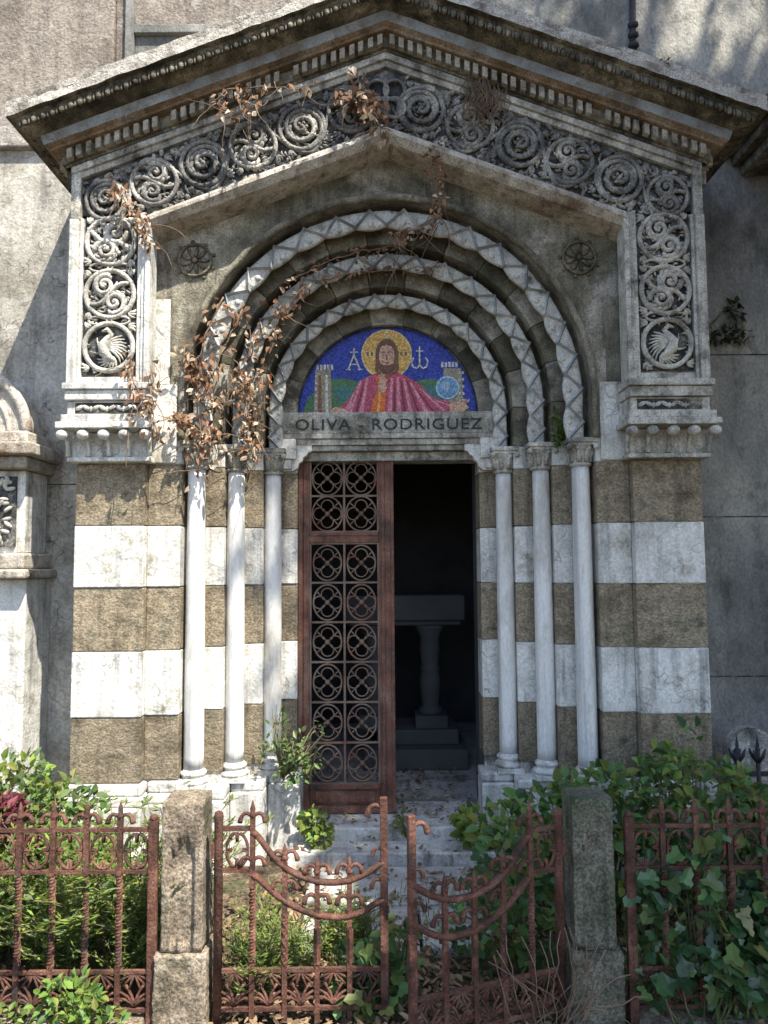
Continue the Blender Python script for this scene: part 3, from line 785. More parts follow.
    pts = [(480,192),(472,205),(476,224),(490,230),(499,218),(499,200)]
    for a, b in zip(pts[:-1], pts[1:]): bar(a, b)
    pts = [(499,218),(509,230),(523,224),(527,205),(519,192)]
    for a, b in zip(pts[:-1], pts[1:]): bar(a, b)
    bar((499,154),(499,202)); bar((487,170),(512,170),4)
    m.build('mosaic_picture', pal, lu, label='blue half-round mosaic of a haloed bearded figure in a red robe between two towers')
    m = MB(); m.tube([(R*math.cos(PI*i/60)*1.0, 4.835, ZS+.004+R*math.sin(PI*i/60)) for i in range(61)], .009, 6); m.build('edge_strip', crust, lu)
    m = MB(); m.box(-.66,.66,4.849,4.88,2.70,3.40); m.build('backing_slab', spand, lu)
mosaic()
LT = part_empty('lintel', (0, 4.74, 2.50), CH)
m = MB(); m.box(-.70,.70,4.725,4.99,2.61,2.752); m.box(-.685,.685,4.712,4.99,2.575,2.608); m.box(-.66,.66,4.73,4.99,2.535,2.573); m.box(-.62,.62,4.75,4.99,2.50,2.533)
m.box(-.599,.599,4.80,4.99,2.44,2.498)
m.build('lintel_stone', marble_d, LT, bevel=.005)
for sg in (-1, 1):
    m = MB()
    out = [(.765,2.60),(.50,2.60),(.50,2.495),(.525,2.485),(.535,2.465),(.555,2.455),(.560,2.430),(.585,2.415),(.59,2.385),(.62,2.365),(.765,2.365)]
    pts = [(sg*x, z) for x, z in out]
    m.poly(pts if sg > 0 else pts[::-1], 4.735, 4.786); 
    m.box(sg*.60, sg*.70, 4.700, 4.734, 2.44, 2.573); m.box(sg*.63, sg*.70, 4.705, 4.734, 2.375, 2.438)
    m.build('lintel_bracket', marble, LT, bevel=.006, seg=3)
def text_mesh(body, size, loc, mtl, parent, name, ext=.004, sx=1.0, width=None):
    cu = bpy.data.curves.new('t', 'FONT'); cu.body = body; cu.size = size; cu.extrude = ext; cu.align_x = 'CENTER'; cu.space_character = 1.12; cu.offset = .0002
    o = bpy.data.objects.new('t', cu); COL.objects.link(o)
    dg = bpy.context.evaluated_depsgraph_get(); me = bpy.data.meshes.new_from_object(o.evaluated_get(dg))
    bpy.data.objects.remove(o)
    xs = [v.co.x for v in me.vertices]; w = max(xs)-min(xs); k = (width/w) if width else 1; c = (max(xs)+min(xs))/2
    off = Vector((0,0,0)); p = parent
    while p: off += p.location; p = p.parent
    for v in me.vertices:
        v.co = Vector(((v.co.x-c)*k+loc[0], loc[1]-v.co.z, v.co.y+loc[2]))-off
    me.materials.clear(); me.materials.append(mtl)
    ob = bpy.data.objects.new(name, me); COL.objects.link(ob); ob.parent = parent; return ob
text_mesh('OLIVA - RODRIGUEZ', .103, (.005, 4.7235, 2.634), letterm, LT, 'inscription', .004, width=1.22)

# steps, floor, interior
m = MB(); m.box(-.564,.564,4.60,5.1,-.03,.145); m.build('threshold', marble, CH, bevel=.012, seg=3)
m = MB(); m.box(-.62,.62,4.40,4.598,-.03,.07); m.build('lower_step', marble, CH, bevel=.012, seg=3)
m = MB()
m.box(-1.3,1.3,5.0,7.6,.05,.14); m.build('floor_slab', paving, CH)
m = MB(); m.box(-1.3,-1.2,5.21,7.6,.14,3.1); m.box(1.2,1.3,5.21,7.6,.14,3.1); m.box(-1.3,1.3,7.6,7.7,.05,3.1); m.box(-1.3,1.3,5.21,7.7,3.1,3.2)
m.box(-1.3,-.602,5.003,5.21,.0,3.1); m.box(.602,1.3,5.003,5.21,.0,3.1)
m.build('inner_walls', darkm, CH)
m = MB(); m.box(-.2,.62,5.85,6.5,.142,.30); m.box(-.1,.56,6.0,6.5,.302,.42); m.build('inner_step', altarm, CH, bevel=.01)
AL = thing('altar_table', (.12, 6.25, .42), 'dim stone altar table on baluster legs inside the dark doorway', 'altar')
m = MB(); m.box(-.36,.63,6.02,6.5,1.29,1.50); m.box(-.33,.60,6.05,6.47,1.25,1.288); m.build('table_top', altarm, AL, bevel=.02, seg=3)
for x in (-.12, .345):
    m = MB(); m.box(x-.13,x+.13,6.05,6.3,.422,.52); m.lathe([(.10,.522),(.10,.56),(.075,.58),(.07,.60),(.085,.72),(.088,.80),(.075,.86),(.082,.88),(.082,.90),(.07,.92),(.085,1.05),(.08,1.15),(.12,1.22),(.13,1.248)], x, 6.17, 20)
    m.build('leg', altarm, AL)

# door leaf -------------------------------------------------------------------
DL = part_empty('door', (-.59, 4.85, .15), CH)
yd = 4.848
m = MB()
m.box(-.598,-.568,yd-.03,yd+.04,.148,2.50); m.box(-.567,-.525,yd-.012,yd+.03,.155,2.495); m.box(-.065,.032,yd-.012,yd+.03,.155,2.495)
m.box(-.050,-.028,yd-.024,yd-.0125,.20,2.45); m.box(.012,.034,yd-.022,yd-.0125,.155,2.495)
m.box(-.5245,-.0655,yd-.012,yd+.03,2.455,2.495); m.box(-.5245,-.0655,yd-.012,yd+.03,1.90,1.965); m.box(-.52,-.07,yd-.020,yd-.0125,1.945,1.96)
m.box(-.5245,-.0655,yd-.012,yd+.03,.305,.335); m.box(-.5245,-.0655,yd-.012,yd+.03,.155,.20)
m.build('door_frame', doorm, DL, bevel=.004)
m = MB(); m.box(-.5245,-.0655,yd+.004,yd+.016,.20,.305); m.box(-.49,-.10,yd-.006,yd+.003,.218,.290); m.build('kick_panel', doorm, DL, bevel=.004)
m = MB()
def grille(x0, x1, z0, z1, nr):
    cw = (x1-x0)/2; ch = (z1-z0)/nr
    for k in (0, 1, 2): 
        x = x0+cw*k; m.box(x-.007, x+.007, yd-.004, yd+.01, z0, z1)
    for j in range(nr+1):
        z = z0+ch*j; m.box(x0, x1, yd-.0035, yd+.0095, z-.0065, z+.0065)
    for j in range(nr):
        for k in (0, 1):
            cx, cz = x0+cw*(k+.5), z0+ch*(j+.5); R = min(cw, ch)*.49; q = R*.42
            m.tube([(cx+R*math.cos(a*PI/14)*cw/ch*(1 if cw < ch else 1)*.97, yd, cz+R*1.0*math.sin(a*PI/14)*min(1.05, ch/cw)) for a in range(28)], .0065, 6, closed=True)
            for t in range(4):
                b = t*PI/2; m.tube([(cx+q*1.12*math.cos(b)+q*.88*math.cos(a*PI/8), yd-.002, cz+q*1.12*math.sin(b)+q*.88*math.sin(a*PI/8)) for a in range(16)], .0048, 5, closed=True)
            for t in range(4):
                b = t*PI/2+PI/4; m.tube([(cx+R*.35*math.cos(b), yd-.002, cz+R*.35*math.sin(b)), (cx+R*.98*math.cos(b), yd-.002, cz+R*.98*math.sin(b))], .0045, 5)
            m.ball((cx, yd-.006, cz), .015, .010, .016, seg=8, rings=5)
grille(-.520, -.070, 1.972, 2.45, 2); grille(-.520, -.070, .340, 1.895, 6)
m.build('grille', grill, DL)

# ------------------------------------------------------------------ iron railings
RZ = dict(top=.742, sec=.585, low=.215, bot=.075)
def hook(m, x, z, sg, s=1.0, y=0):
    s *= 1.18
    pts = []
    for i in range(11):
        a = PI*.95*i/10
        pts.append((x+sg*s*(.021-.021*math.cos(a)), y, z+s*.026*math.sin(a)-(0 if i < 8 else (i-7)*.003)))
    pts[0] = (x, y, z-.02*s)
    m.tube(pts, [.0062*s]*8+[.0075*s,.009*s,.009*s], 6)
def twist(m, x, z0, z1, w=.0105, y=0, turns=5):
    n = max(4, int((z1-z0)/.012)); vs = []
    for i in range(n+1):
        t = i/n; a = t*turns*PI/2*2
        for k in range(4):
            b = a+k*PI/2; vs.append((x+w*1.35*math.cos(b), y+w*1.35*math.sin(b), z0+(z1-z0)*t))
    fs = [(i*4+k, i*4+(k+1) % 4, (i+1)*4+(k+1) % 4, (i+1)*4+k) for i in range(n) for k in range(4)]+[(0,1,2,3), (n*4+3,n*4+2,n*4+1,n*4)]
    m.add(vs, fs, 0, False)
def spike(m, x, z, y=0, h=.055):
    m.lathe([(.011,z-.01), (.015,z+.002), (.009,z+.01), (.011,z+.022), (.0015,z+h)], x, y, 8)
def quatre(m, xa, xb, z0, z1, y=0):
    cx, cz = (xa+xb)/2, (z0+z1)/2; rx = (xb-xa)/2-.010; rz = (z1-z0)/2-.008
    for b in range(4):
        a0 = b*PI/2+PI/4
        pts = [(cx+rx*math.cos(a), y, cz+rz*math.sin(a)) for a in [a0-.70+1.4*i/7 for i in range(8)]]
        pts = [(cx+rx*.50*math.cos(a0-.75), y, cz+rz*.50*math.sin(a0-.75))]+pts+[(cx+rx*.50*math.cos(a0+.75), y, cz+rz*.50*math.sin(a0+.75))]
        m.tube(pts, .0062, 5)
    m.ball((cx, y, cz-rz*.98), .008, seg=6, rings=4)
def fan(m, x, z0, z1, y=0):
    for sg in (-1, 1):
        for k in range(3):
            a = .35+k*.38; L = (z1-z0)*.62
            pts = [(x+sg*L*q*math.sin(a*(.5+.7*q)), y, z0+.01+L*q*math.cos(a*(.5+.7*q))) for q in (0,.25,.5,.75,1)]
            m.tube(pts, [.0065,.0065,.006,.005,.007], 5)
            pts = [(x+sg*L*.8*q*math.sin(a), y, z1-.008-L*.8*q*math.cos(a)) for q in (0,.5,1)]
            m.tube(pts, [.0045,.005,.004], 5)
def bar_mesh(x, ztop, hooks=((0,1),), z_tw0=.235, z_tw1=.57, y=0, parent=None, low=.02, plain_to=None):
    m = MB()
    m.box(x-.0095, x+.0095, y-.0095, y+.0095, low, z_tw0)
    twist(m, x, z_tw0, z_tw1, y=y)
    m.box(x-.0095, x+.0095, y-.0095, y+.0095, z_tw1, ztop)
    spike(m, x, ztop, y)
    for (hz, both) in hooks:
        hook(m, x, hz, 1, y=y-.001); hook(m, x, hz, -1, y=y-.001)
        m.ball((x, y, hz-.022), .012, .010, .010, seg=8, rings=4)
    return m.build('bar', rust, parent)
def railing(name, x0, x1, loc, label, n, end_post, sg=1):
    t = thing(name, loc, label, 'fence', 'iron railings either side of the stone gateposts')
    px = loc[0]; Y = loc[1]
    def rail(z, h=.012): 
        m = MB(); m.box(min(x0,x1)+px, max(x0,x1)+px, Y-.006, Y+.006, z-h, z+h*.4); m.build('rail', rust, t, bevel=.002)
    for z in (RZ['top'], RZ['sec'], RZ['low'], RZ['bot']): rail(z)
    xs = [end_post+sg*.129*(i+1) for i in range(n)]
    for x in xs: 
        o = bar_mesh(px+x, .79, hooks=((.765,1),), y=Y, parent=t)
    prev = end_post
    for x in xs:
        a, b = sorted((prev, x)); m = MB(); quatre(m, px+a+.008, px+b-.008, RZ['sec'], RZ['top']-.012, Y); m.build('quatrefoil_ornament', rust, t)
        m = MB(); fan(m, px+(a+b)/2, RZ['bot'], RZ['low'], Y); m.build('fan_ornament', rust, t); prev = x
    m = MB(); m.box(px+end_post-.018, px+end_post+.018, Y-.014, Y+.014, 0, .775); m.lathe([(.017,.775),(.016,.787),(.008,.795)], px+end_post, Y, 10); m.build('end_post', rust, t, bevel=.004)
    return t
YF = 2.90
railing('iron_railing', -.92, -2.75, (0, YF, 0), 'rusty red iron railing with twisted bars in front of the sunlit left garden', 14, -.928, -1)
railing('iron_railing', .885, 2.7, (0, YF, 0), 'dark rusty iron railing overgrown by ivy right of the right stone post', 14, .905, 1)

def gate(sg, hinge, rot, label, W=.655):
    t = thing('iron_gate', (0,0,0), label, 'gate', 'pair of rusty iron gate leaves')
    def mk(mb, name, bv=0): return mb.build(name, rust, t, bevel=bv)
    m = MB(); m.lathe([(.0175,0), (.0175,.775), (.019,.785), (.016,.80), (.006,.806)], 0, 0, 12)
    mk(m, 'hinge_post')
    m = MB(); x = sg*W; m.box(x-.015, x+.015, -.012, .012, .02, .85); m.box(x-.019, x+.019, -.014, .014, .42, .44)
    hook(m, x, .78, -sg, 1.3); hook(m, x, .63, -sg, .9); hook(m, x, .51, -sg, 1.0)
    mk(m, 'meeting_post', .004)
    xs = [sg*W*(.205+.195*i) for i in range(4)]
    def lerp(tab, u):
        for (a0, b0), (a1, b1) in zip(tab[:-1], tab[1:]):
            if u <= a1:
                q = (u-a0)/(a1-a0); return b0+(b1-b0)*q
        return tab[-1][1]
    def sm(tab, u): return sum(lerp(tab, min(1, max(.205, u+k*.02))) for k in range(-3, 4))/7
    T1 = [(.205,.745),(.28,.668),(.36,.607),(.46,.565),(.56,.541),(.66,.530),(.76,.533),(.86,.551),(.94,.580),(1,.615)]
    T2 = [(.205,.580),(.30,.512),(.42,.456),(.56,.416),(.68,.402),(.78,.404),(.88,.422),(1,.475)]
    def c1(u): return sm(T1, u)
    def c2(u): return sm(T2, u)
    xs_z = []
    for c, nm in ((c1, 'curved_rail'), (c2, 'curved_rail')):
        m = MB(); pts = [(sg*W*(.205+.795*i/30), 0, c(.205+.795*i/30)) for i in range(31)]
        m.tube(pts, .0155, 8, flat=.8); mk(m, nm)
    for z in (RZ['low'], RZ['bot']):
        m = MB(); m.box(0, sg*W, -.006, .006, z-.012, z+.006); mk(m, 'rail', .002)
    m = MB(); a, b = sorted((0, xs[0])); m.box(a, b, -.006, .006, RZ['top']-.012, RZ['top']+.006); m.box(a, b, -.006, .006, RZ['sec']-.01, RZ['sec']+.008)
    quatre(m, a+.02, b-.008, RZ['sec'], RZ['top']-.012); m.box(sg*-.028, sg*-.012, -.01, .01, .63, .69)
    mk(m, 'corner_ornament')
    for i, x in enumerate(xs):
        u = abs(x)/W; zt = c1(u)+(.035 if i else .03)
        hk = ((zt-.005,1), (c2(u)+.045,1)) if i else ((.765,1), (.60,1))
        bar_mesh(x, zt if i else .79, hooks=hk, z_tw0=.235, z_tw1=c2(u)-.05, y=0, parent=t)
    prev = 0
    for x in xs+[sg*W]:
        m = MB(); fan(m, (x+prev)/2, RZ['bot'], RZ['low']); prev = x; mk(m, 'fan_ornament')
    t.location = (hinge, YF, 0); t.rotation_euler = (0, 0, rot)
gate(1, -.677, rad(1.0), 'sunlit rusty iron gate leaf with sagging curved rails, hinged beside the left stone post', W=.637)
gate(-1, .632, rad(19), 'dark rusty iron gate leaf standing ajar beside the right stone post', W=.605)

# gateposts
def gatepost(x, label, seed):
    t = thing('gatepost', (x, YF+.06, 0), label, 'gatepost', 'stone gateposts')
    r0 = random.Random(seed)
    bm = bmesh.new()
    def blk(x0, x1, y0, y1, z0, z1, taper=0):
        r = bmesh.ops.create_cube(bm, size=1)
        for v in r['verts']:
            k = 1-(taper if v.co.z > 0 else 0)
            v.co = Vector(((x0+x1)/2+v.co.x*(x1-x0)*k, (y0+y1)/2+v.co.y*(y1-y0)*k, (z0+z1)/2+v.co.z*(z1-z0)))
    def rough(bm_, amp):
        bmesh.ops.subdivide_edges(bm_, edges=bm_.edges, cuts=26, use_grid_fill=True)
        for v in bm_.verts:
            p = v.co*9+Vector((seed*3, 0, 0)); n = noise.noise_vector(p)
            n2 = noise.noise_vector(v.co*34)
            v.co += n*amp*.35+n2*amp*.5+noise.noise_vector(v.co*80)*amp*.25
    def fin(bm_, nm):
        me = bpy.data.meshes.new(nm); bm_.to_mesh(me); bm_.free(); me.materials.append(postm if seed == 1 else darkpost)
        for p in me.polygons: p.use_smooth = True
        o = bpy.data.objects.new(nm, me); COL.objects.link(o); o.parent = t; return o
    blk(-.079, .079, -.08, .08, .29, .845, .02)
    rough(bm, .008)
    for v in bm.verts:     # sunk channel on the front face
        if v.co.y < -.05 and abs(v.co.x) < .044-(.02 if v.co.z > .66 else 0) and .31 < v.co.z < .70: v.co.y += .020
    fin(bm, 'shaft')
    bm = bmesh.new(); blk(-.100, .100, -.098, .098, -.05, .286, .02); rough(bm, .010); fin(bm, 'base')
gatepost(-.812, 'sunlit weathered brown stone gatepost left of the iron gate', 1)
gatepost(.762, 'shaded grey-green stone gatepost right of the iron gate', 2)
# kerb under railing
m = MB()
for x0, x1 in ((-2.7,-1.42), (-1.41,-.95)):
    m.box(x0, x1, 2.80, 2.98, -.05, .045)
for x0, x1 in ((.92,2.7),): m.box(x0, x1, 2.82, 3.0, -.05, .04)
tag(m.build('kerb', postm, bevel=.015, seg=3), None, None, kind='structure')

# ------------------------------------------------------------------ neighbours
NB = thing('neighbour_tomb', (-2.6, 4.5, 0), 'pale tomb with arched top and carved leaf band at the left edge', 'tomb')
m = MB(); m.box(-3.4,-2.24,4.52,4.858,-.03,1.68); m.box(-3.4,-2.28,4.56,4.858,1.84,2.36); m.build('tomb_body', marble, NB, bevel=.008)
m = MB(); m.box(-3.45,-2.20,4.42,4.858,1.682,1.74); m.box(-3.42,-2.23,4.46,4.858,1.742,1.838); m.box(-3.46,-2.18,4.40,4.858,2.44,2.52); m.box(-3.43,-2.23,4.46,4.858,2.362,2.438); m.box(-3.43,-2.24,4.48,4.858,2.522,2.60)
m.build('tomb_cornice', bandm, NB, bevel=.015, seg=3)
m = MB(); cx = -2.72
m.poly([(cx+.42*math.cos(PI*i/30), 2.602+.42*math.sin(PI*i/30)) for i in range(31)], 4.60, 4.858, 0)
m.tube([(cx+.42*math.cos(PI*i/30), 4.60, 2.602+.42*math.sin(PI*i/30)) for i in range(31)], .035, 8)
m.tube([(cx+.31*math.cos(PI*i/30), 4.595, 2.602+.31*math.sin(PI*i/30)) for i in range(31)], .016, 8)
m.build('arched_top', bandm, NB)
m = MB(); m.box(-3.3,-2.33,4.545,4.56,1.88,2.32); m.build('sunk_panel', crust, NB)
m = MB(); r0 = random.Random(5)
for i in range(230):
    x = r0.uniform(-3.2,-2.36); z = r0.uniform(1.90,2.30); M = Matrix.Rotation(r0.uniform(0,6.28), 3, 'Y')
    m.ball((x, 4.538+r0.uniform(-.012,.004), z), .035, .012, .014, M=M, seg=7, rings=4)
m.build('leaf_relief', carve_l, NB)

NR = thing('neighbour_chapel', (3.2, 4.4, 0), 'corner of a dark gabled neighbouring chapel cornice at the upper right edge', 'chapel')
m = MB(); m.box(2.74,5.2,4.30,4.85,-.03,4.40); m.build('chapel_wall', wallg, NR)
m = MB()
for (o_, z0, z1) in ((.30,4.40,4.47), (.36,4.471,4.53), (.42,4.531,4.60)):
    m.box(2.74-o_, 5.4, 4.32-o_*.5, 4.848, z0, z1)
m.poly([(2.33,4.602), (5.4,4.602), (5.4,6.4), (3.9,6.4)], 4.25, 4.84)
m.build('chapel_cornice', corn, NR, bevel=.01)

HS = thing('headstone', (2.10, 4.45, 0), 'small pale round-topped headstone behind the black iron railing at right', 'headstone')
m = MB(); out = [(2.0,-.03),(2.28,-.03),(2.28,.62)]+[(2.14+.14*math.cos(PI*i/16), .62+.15*math.sin(PI*i/16)) for i in range(1,16)]+[(2.0,.62)]
m.poly(out, 4.40, 4.50); m.build('stone_slab', marble_d, HS, bevel=.012, seg=3)
m = MB(); m.box(1.96,2.32,4.36,4.54,-.03,.12); m.build('foot', marble_d, HS, bevel=.01)
BR = thing('black_railing', (2.2, 4.2, 0), 'low black iron grave railing with leafy finials at the right edge', 'railing')
m = MB(); m.box(1.92,2.8,4.195,4.21,.55,.575); m.box(1.92,2.8,4.195,4.21,.15,.175); m.build('rail', dkiron, BR)
for i in range(7):
    x = 1.95+i*.115; m = MB(); m.tube([(x,4.2,0), (x,4.2,.70)], .012 if i else .02, 8)
    for k in range(5):
        a = k*2*PI/5; m.tube([(x,4.2,.62), (x+.03*math.cos(a),4.2+.03*math.sin(a),.66), (x+.045*math.cos(a),4.2+.045*math.sin(a),.70)], [.008,.010,.004], 5)
    spike(m, x, .70, 4.2, .08); m.build('bar', dkiron, BR)
m = MB(); r0 = random.Random(2)
m.tube([(1.72,YW-.03,5.15),(1.73,YW-.04,5.7)], .022, 8)
for i in range(5): m.ball((1.725,YW-.045,5.18+i*.075), .040, .03, .028, seg=8, rings=5)
m.tube([(1.725,YW+.01,5.45),(1.725,YW-.04,5.45)], .012, 6)
tag(m.build('wall_bracket', dkiron), 'dark knobbly iron fitting on the wall above the right roof slope', 'wall fitting')

# ------------------------------------------------------------------ foliage
def leaf_quad(m, p, d, nrm, L, W, mi=0, kind='leaf', fold=.25):
    d = d.normalized(); s = d.cross(nrm)
    if s.length < 1e-4: s = Vector((1,0,0))
    s.normalize(); n = s.cross(d)
    if kind == 'leaf':
        vs = [p, p+d*L*.35+s*W*.5+n*W*fold, p+d*L*.72+s*W*.36+n*W*fold*.6, p+d*L-n*L*.08, p+d*L*.72-s*W*.36+n*W*fold*.6, p+d*L*.35-s*W*.5+n*W*fold, p+d*L*.5]
        fs = [(0,1,6), (1,2,6), (2,3,6), (3,4,6), (4,5,6), (5,0,6)]
    elif kind == 'ivy':
        o = [(0,0), (-.10,.42), (.22,.52), (.40,.30), (.72,.34), (1.0,0), (.72,-.34), (.40,-.30), (.22,-.52), (-.10,-.42)]
        vs = [p+d*L*(a+.1)+s*W*b*1.1+n*(W*fold*abs(b)-L*.10*max(0,a)) for a, b in o]+[p+d*L*.35]
        vs[-1] = vs[-1]-n*L*.07; fs = [(i, (i+1) % 10, 10) for i in range(10)]
    else:
        vs = [p, p+d*L*.5+s*W*.5, p+d*L, p+d*L*.5-s*W*.5]; fs = [(0,1,2,3)]
    m.add(vs, fs, mi, False)
def rv(r, z=(-1, 1)):
    return Vector((r.uniform(-1,1), r.uniform(-1,1), r.uniform(*z)))
def clump(name, centers, n, L, W, mats, weights=None, kind='leaf', seed=1, stems=0, up=.3, root=None, stem_mat=None, jitter=.35):
    """leaves scattered through soft ellipsoids; centers: (x,y,z,rx,ry,rz)"""
    r = random.Random(seed); m = MB(); lm = MB()
    vol = [c[3]*c[4]*c[5] for c in centers]; tv = sum(vol)
    k = len(mats)
    for c, v in zip(centers, vol):
        for i in range(max(3, int(n*v/tv))):
            while True:
                q = rv(r)
                if q.length <= 1 and q.length > r.random()*.75: break
            p = Vector((c[0]+q.x*c[3], c[1]+q.y*c[4], c[2]+q.z*c[5]))
            if noise.noise(p*6+Vector((seed,0,0))) < -.22: continue
            if p.z < .01: p.z = .01+r.random()*.03
            d = q*.6+rv(r)*.8; d.z += -.1+up*.2
            nn = Vector((0,-.5,1))+rv(r)*.7
            s_ = 1+r.uniform(-jitter, jitter)
            mi = r.choices(range(k), weights)[0] if weights else r.randrange(k)
            leaf_quad(lm, p, d, nn, L*s_, W*s_, mi, kind)
    for i in range(stems):
        c = r.choice(centers); q = rv(r)
        e = Vector((c[0]+q.x*c[3]*.8, c[1]+q.y*c[4]*.8, c[2]+abs(q.z)*c[5]*.8))
        b = Vector((c[0]+q.x*c[3]*.25, c[1]+q.y*c[4]*.25, 0.0)) if root is None else Vector(root)
        mid = (b+e)/2+rv(r)*.04
        m.tube([b, mid, e], [.006,.004,.002], 5)
    return m, lm
def plant(name, loc, label, cat, group, centers, n, L, W, mats, weights=None, kind='leaf', seed=1, stems=8, root=None, jitter=.35, extra=None):
    t = thing(name, loc, label, cat, group)
    m, lm = clump(name, centers, n, L, W, mats, weights, kind, seed, stems, root=root, jitter=jitter)
    if m.v: m.build('stem', stemg, t)
    lm.build('leaves', mats, t)
    return t
# left garden
plant('garden_shrub', (-1.9,3.75,0), 'pale green leafy shrub at the foot of the wall behind the left railing', 'shrub', None,
      [(-2.05,3.9,.45,.42,.3,.34), (-1.72,3.8,.38,.30,.25,.30), (-2.3,3.8,.55,.3,.3,.32), (-1.5,3.75,.28,.16,.2,.24)], 3000, .055, .030, [lf_shrub, lf_yel, lf_fern], [5,1,3], seed=11, stems=26)
plant('garden_shrub', (-1.9,3.6,0), 'small dark red leaved plant among the green shrub at far left', 'shrub', None,
      [(-1.83,3.52,.60,.09,.08,.09), (-1.66,3.5,.46,.05,.05,.05)], 190, .055, .03, [lf_red], seed=12, stems=8)
def feathery(name, loc, label, spots, seed, mats=[lf_fern, lf_yel, lf_shrub], nf=14, H=.4, cat='weeds'):
    t = thing(name, loc, label, cat); r = random.Random(seed); m = MB(); s = MB()
    for (x, y, sc) in spots:
        for f in range(nf):
            a = r.uniform(0, 6.28); lean = r.uniform(.15,.75); h = H*sc*r.uniform(.6,1.1)
            pts = []
            for i in range(8):
                q = i/7; pts.append(Vector((x+math.cos(a)*lean*h*q*q, y+math.sin(a)*lean*h*q*q, h*q*(1-.25*lean*q))))
            s.tube(pts, [.003]*4+[.002]*4, 4)
            for i in range(2, 8):
                for sd in (-1, 1):
                    for k in range(5):
                        d = Vector((math.cos(a+sd*1.3), math.sin(a+sd*1.3), .35))+rv(r)*.45
                        leaf_quad(m, pts[i]+rv(r)*.012, d, Vector((0,0,1))+rv(r)*.5, .05*sc*r.uniform(.4,.95), .009*sc, r.randrange(len(mats)), 'q')
    s.build('stem', stemg, t); m.build('leaves', mats, t); return t
r0 = random.Random(3)
feathery('garden_weeds', (-1.3,3.2,0), 'feathery bright green weeds filling the bed behind the left railing',
         [(r0.uniform(-2.2,-.95), r0.uniform(3.0,3.7), r0.uniform(.8,1.35)) for _ in range(52)], 21, H=.5)
feathery('garden_weeds', (-.45,3.2,0), 'feathery green weeds behind the sunlit gate leaf',
         [(r0.uniform(-.64,-.12), r0.uniform(3.0,3.45), r0.uniform(.45,.75)) for _ in range(20)], 22, H=.42)
plant('leafy_weed', (-1.25,2.75,0), 'broad leaved light green weed growing through the foot of the left railing', 'weeds', None,
      [(-1.2,2.80,.14,.13,.08,.11), (-1.08,2.78,.08,.10,.06,.08), (-1.40,2.82,.07,.10,.06,.07)], 480, .034, .019, [lf_yel, lf_ivyl, lf_fern], [1,2,3], seed=31, stems=12)
# right side: ivy
plant('ivy_bush', (1.2,3.6,0), 'spreading light green creeper mounded along the foot of the right pier', 'ivy', None,
      [(.78,3.72,.44,.24,.22,.20), (1.05,3.75,.52,.26,.22,.22), (1.38,3.8,.56,.26,.22,.24), (1.68,3.8,.48,.24,.22,.26), (.58,3.6,.46,.18,.14,.16), (.62,3.5,.28,.10,.1,.2), (1.95,3.9,.33,.22,.22,.26), (1.46,3.7,.80,.09,.08,.17), (1.15,3.6,.25,.5,.1,.25)],
      3300, .056, .036, [lf_ivy, lf_ivyl, lf_yel], [2,6,3], 'leaf', seed=41, stems=60, jitter=.6)
plant('ivy_bush', (1.4,2.85,0), 'dark glossy ivy climbing over the right railing', 'ivy', None,
      [(1.25,2.92,.42,.36,.10,.34), (1.7,2.95,.40,.4,.12,.36), (1.15,2.86,.16,.26,.10,.15), (1.55,2.84,.18,.4,.12,.18)],
      1900, .050, .044, [lf_ivyg, lf_ivyl], [7,2], 'ivy', seed=42, stems=44, jitter=.65)
plant('ivy_bush', (.55,3.1,0), 'ivy growing up between the open gate leaf and the right stone post', 'ivy', None,
      [(.50,3.18,.42,.16,.12,.32), (.60,3.12,.25,.12,.10,.24), (.36,3.3,.18,.14,.14,.18)], 480, .05, .04, [lf_ivy, lf_ivyl], [1,1], 'ivy', seed=43, stems=14)
plant('ivy_bush', (-.05,2.95,0), 'low ivy patch sprouting at the meeting of the two gate leaves', 'ivy', None,
      [(-.10,2.98,.12,.14,.10,.12), (.02,3.02,.2,.07,.07,.15)], 230, .055, .045, [lf_ivyl, lf_ivy], None, 'ivy', seed=44, stems=8)
plant('sill_plant', (-.43,4.52,.06), 'small yellow green plant rooted at the foot of the iron door', 'plant', 'plants sprouting on the step',
      [(-.45,4.55,.20,.09,.06,.09), (-.42,4.5,.12,.06,.05,.06)], 170, .05, .034, [lf_yel, lf_ivyl], seed=51, stems=6, root=(-.44,4.56,.10))
plant('sill_plant', (.52,4.5,.06), 'bright yellow green plant beside the right plinth on the step', 'plant', 'plants sprouting on the step',
      [(.50,4.48,.20,.13,.08,.10), (.58,4.45,.14,.08,.06,.08)], 260, .052, .036, [lf_yel, lf_fern], seed=52, stems=8, root=(.52,4.5,.06))
plant('sill_plant', (.10,4.55,.1), 'small green sprig beside the open half of the doorway', 'plant', 'plants sprouting on the step',
      [(.09,4.55,.19,.07,.05,.08)], 80, .045, .03, [lf_ivyl, lf_yel], seed=53, stems=5, root=(.09,4.56,.145))
plant('column_plant', (-.64,4.5,.40), 'grey green plant growing from the base of the innermost left column', 'plant', None,
      [(-.66,4.50,.60,.13,.09,.10), (-.50,4.48,.64,.14,.08,.13), (-.69,4.50,.80,.05,.05,.13), (-.44,4.46,.75,.06,.05,.08), (-.60,4.5,.50,.12,.06,.05)], 420, .038, .017, [lf_shrub, lf_ivyl], [3,2], seed=54, jitter=.6, stems=30, root=(-.66,4.56,.46))
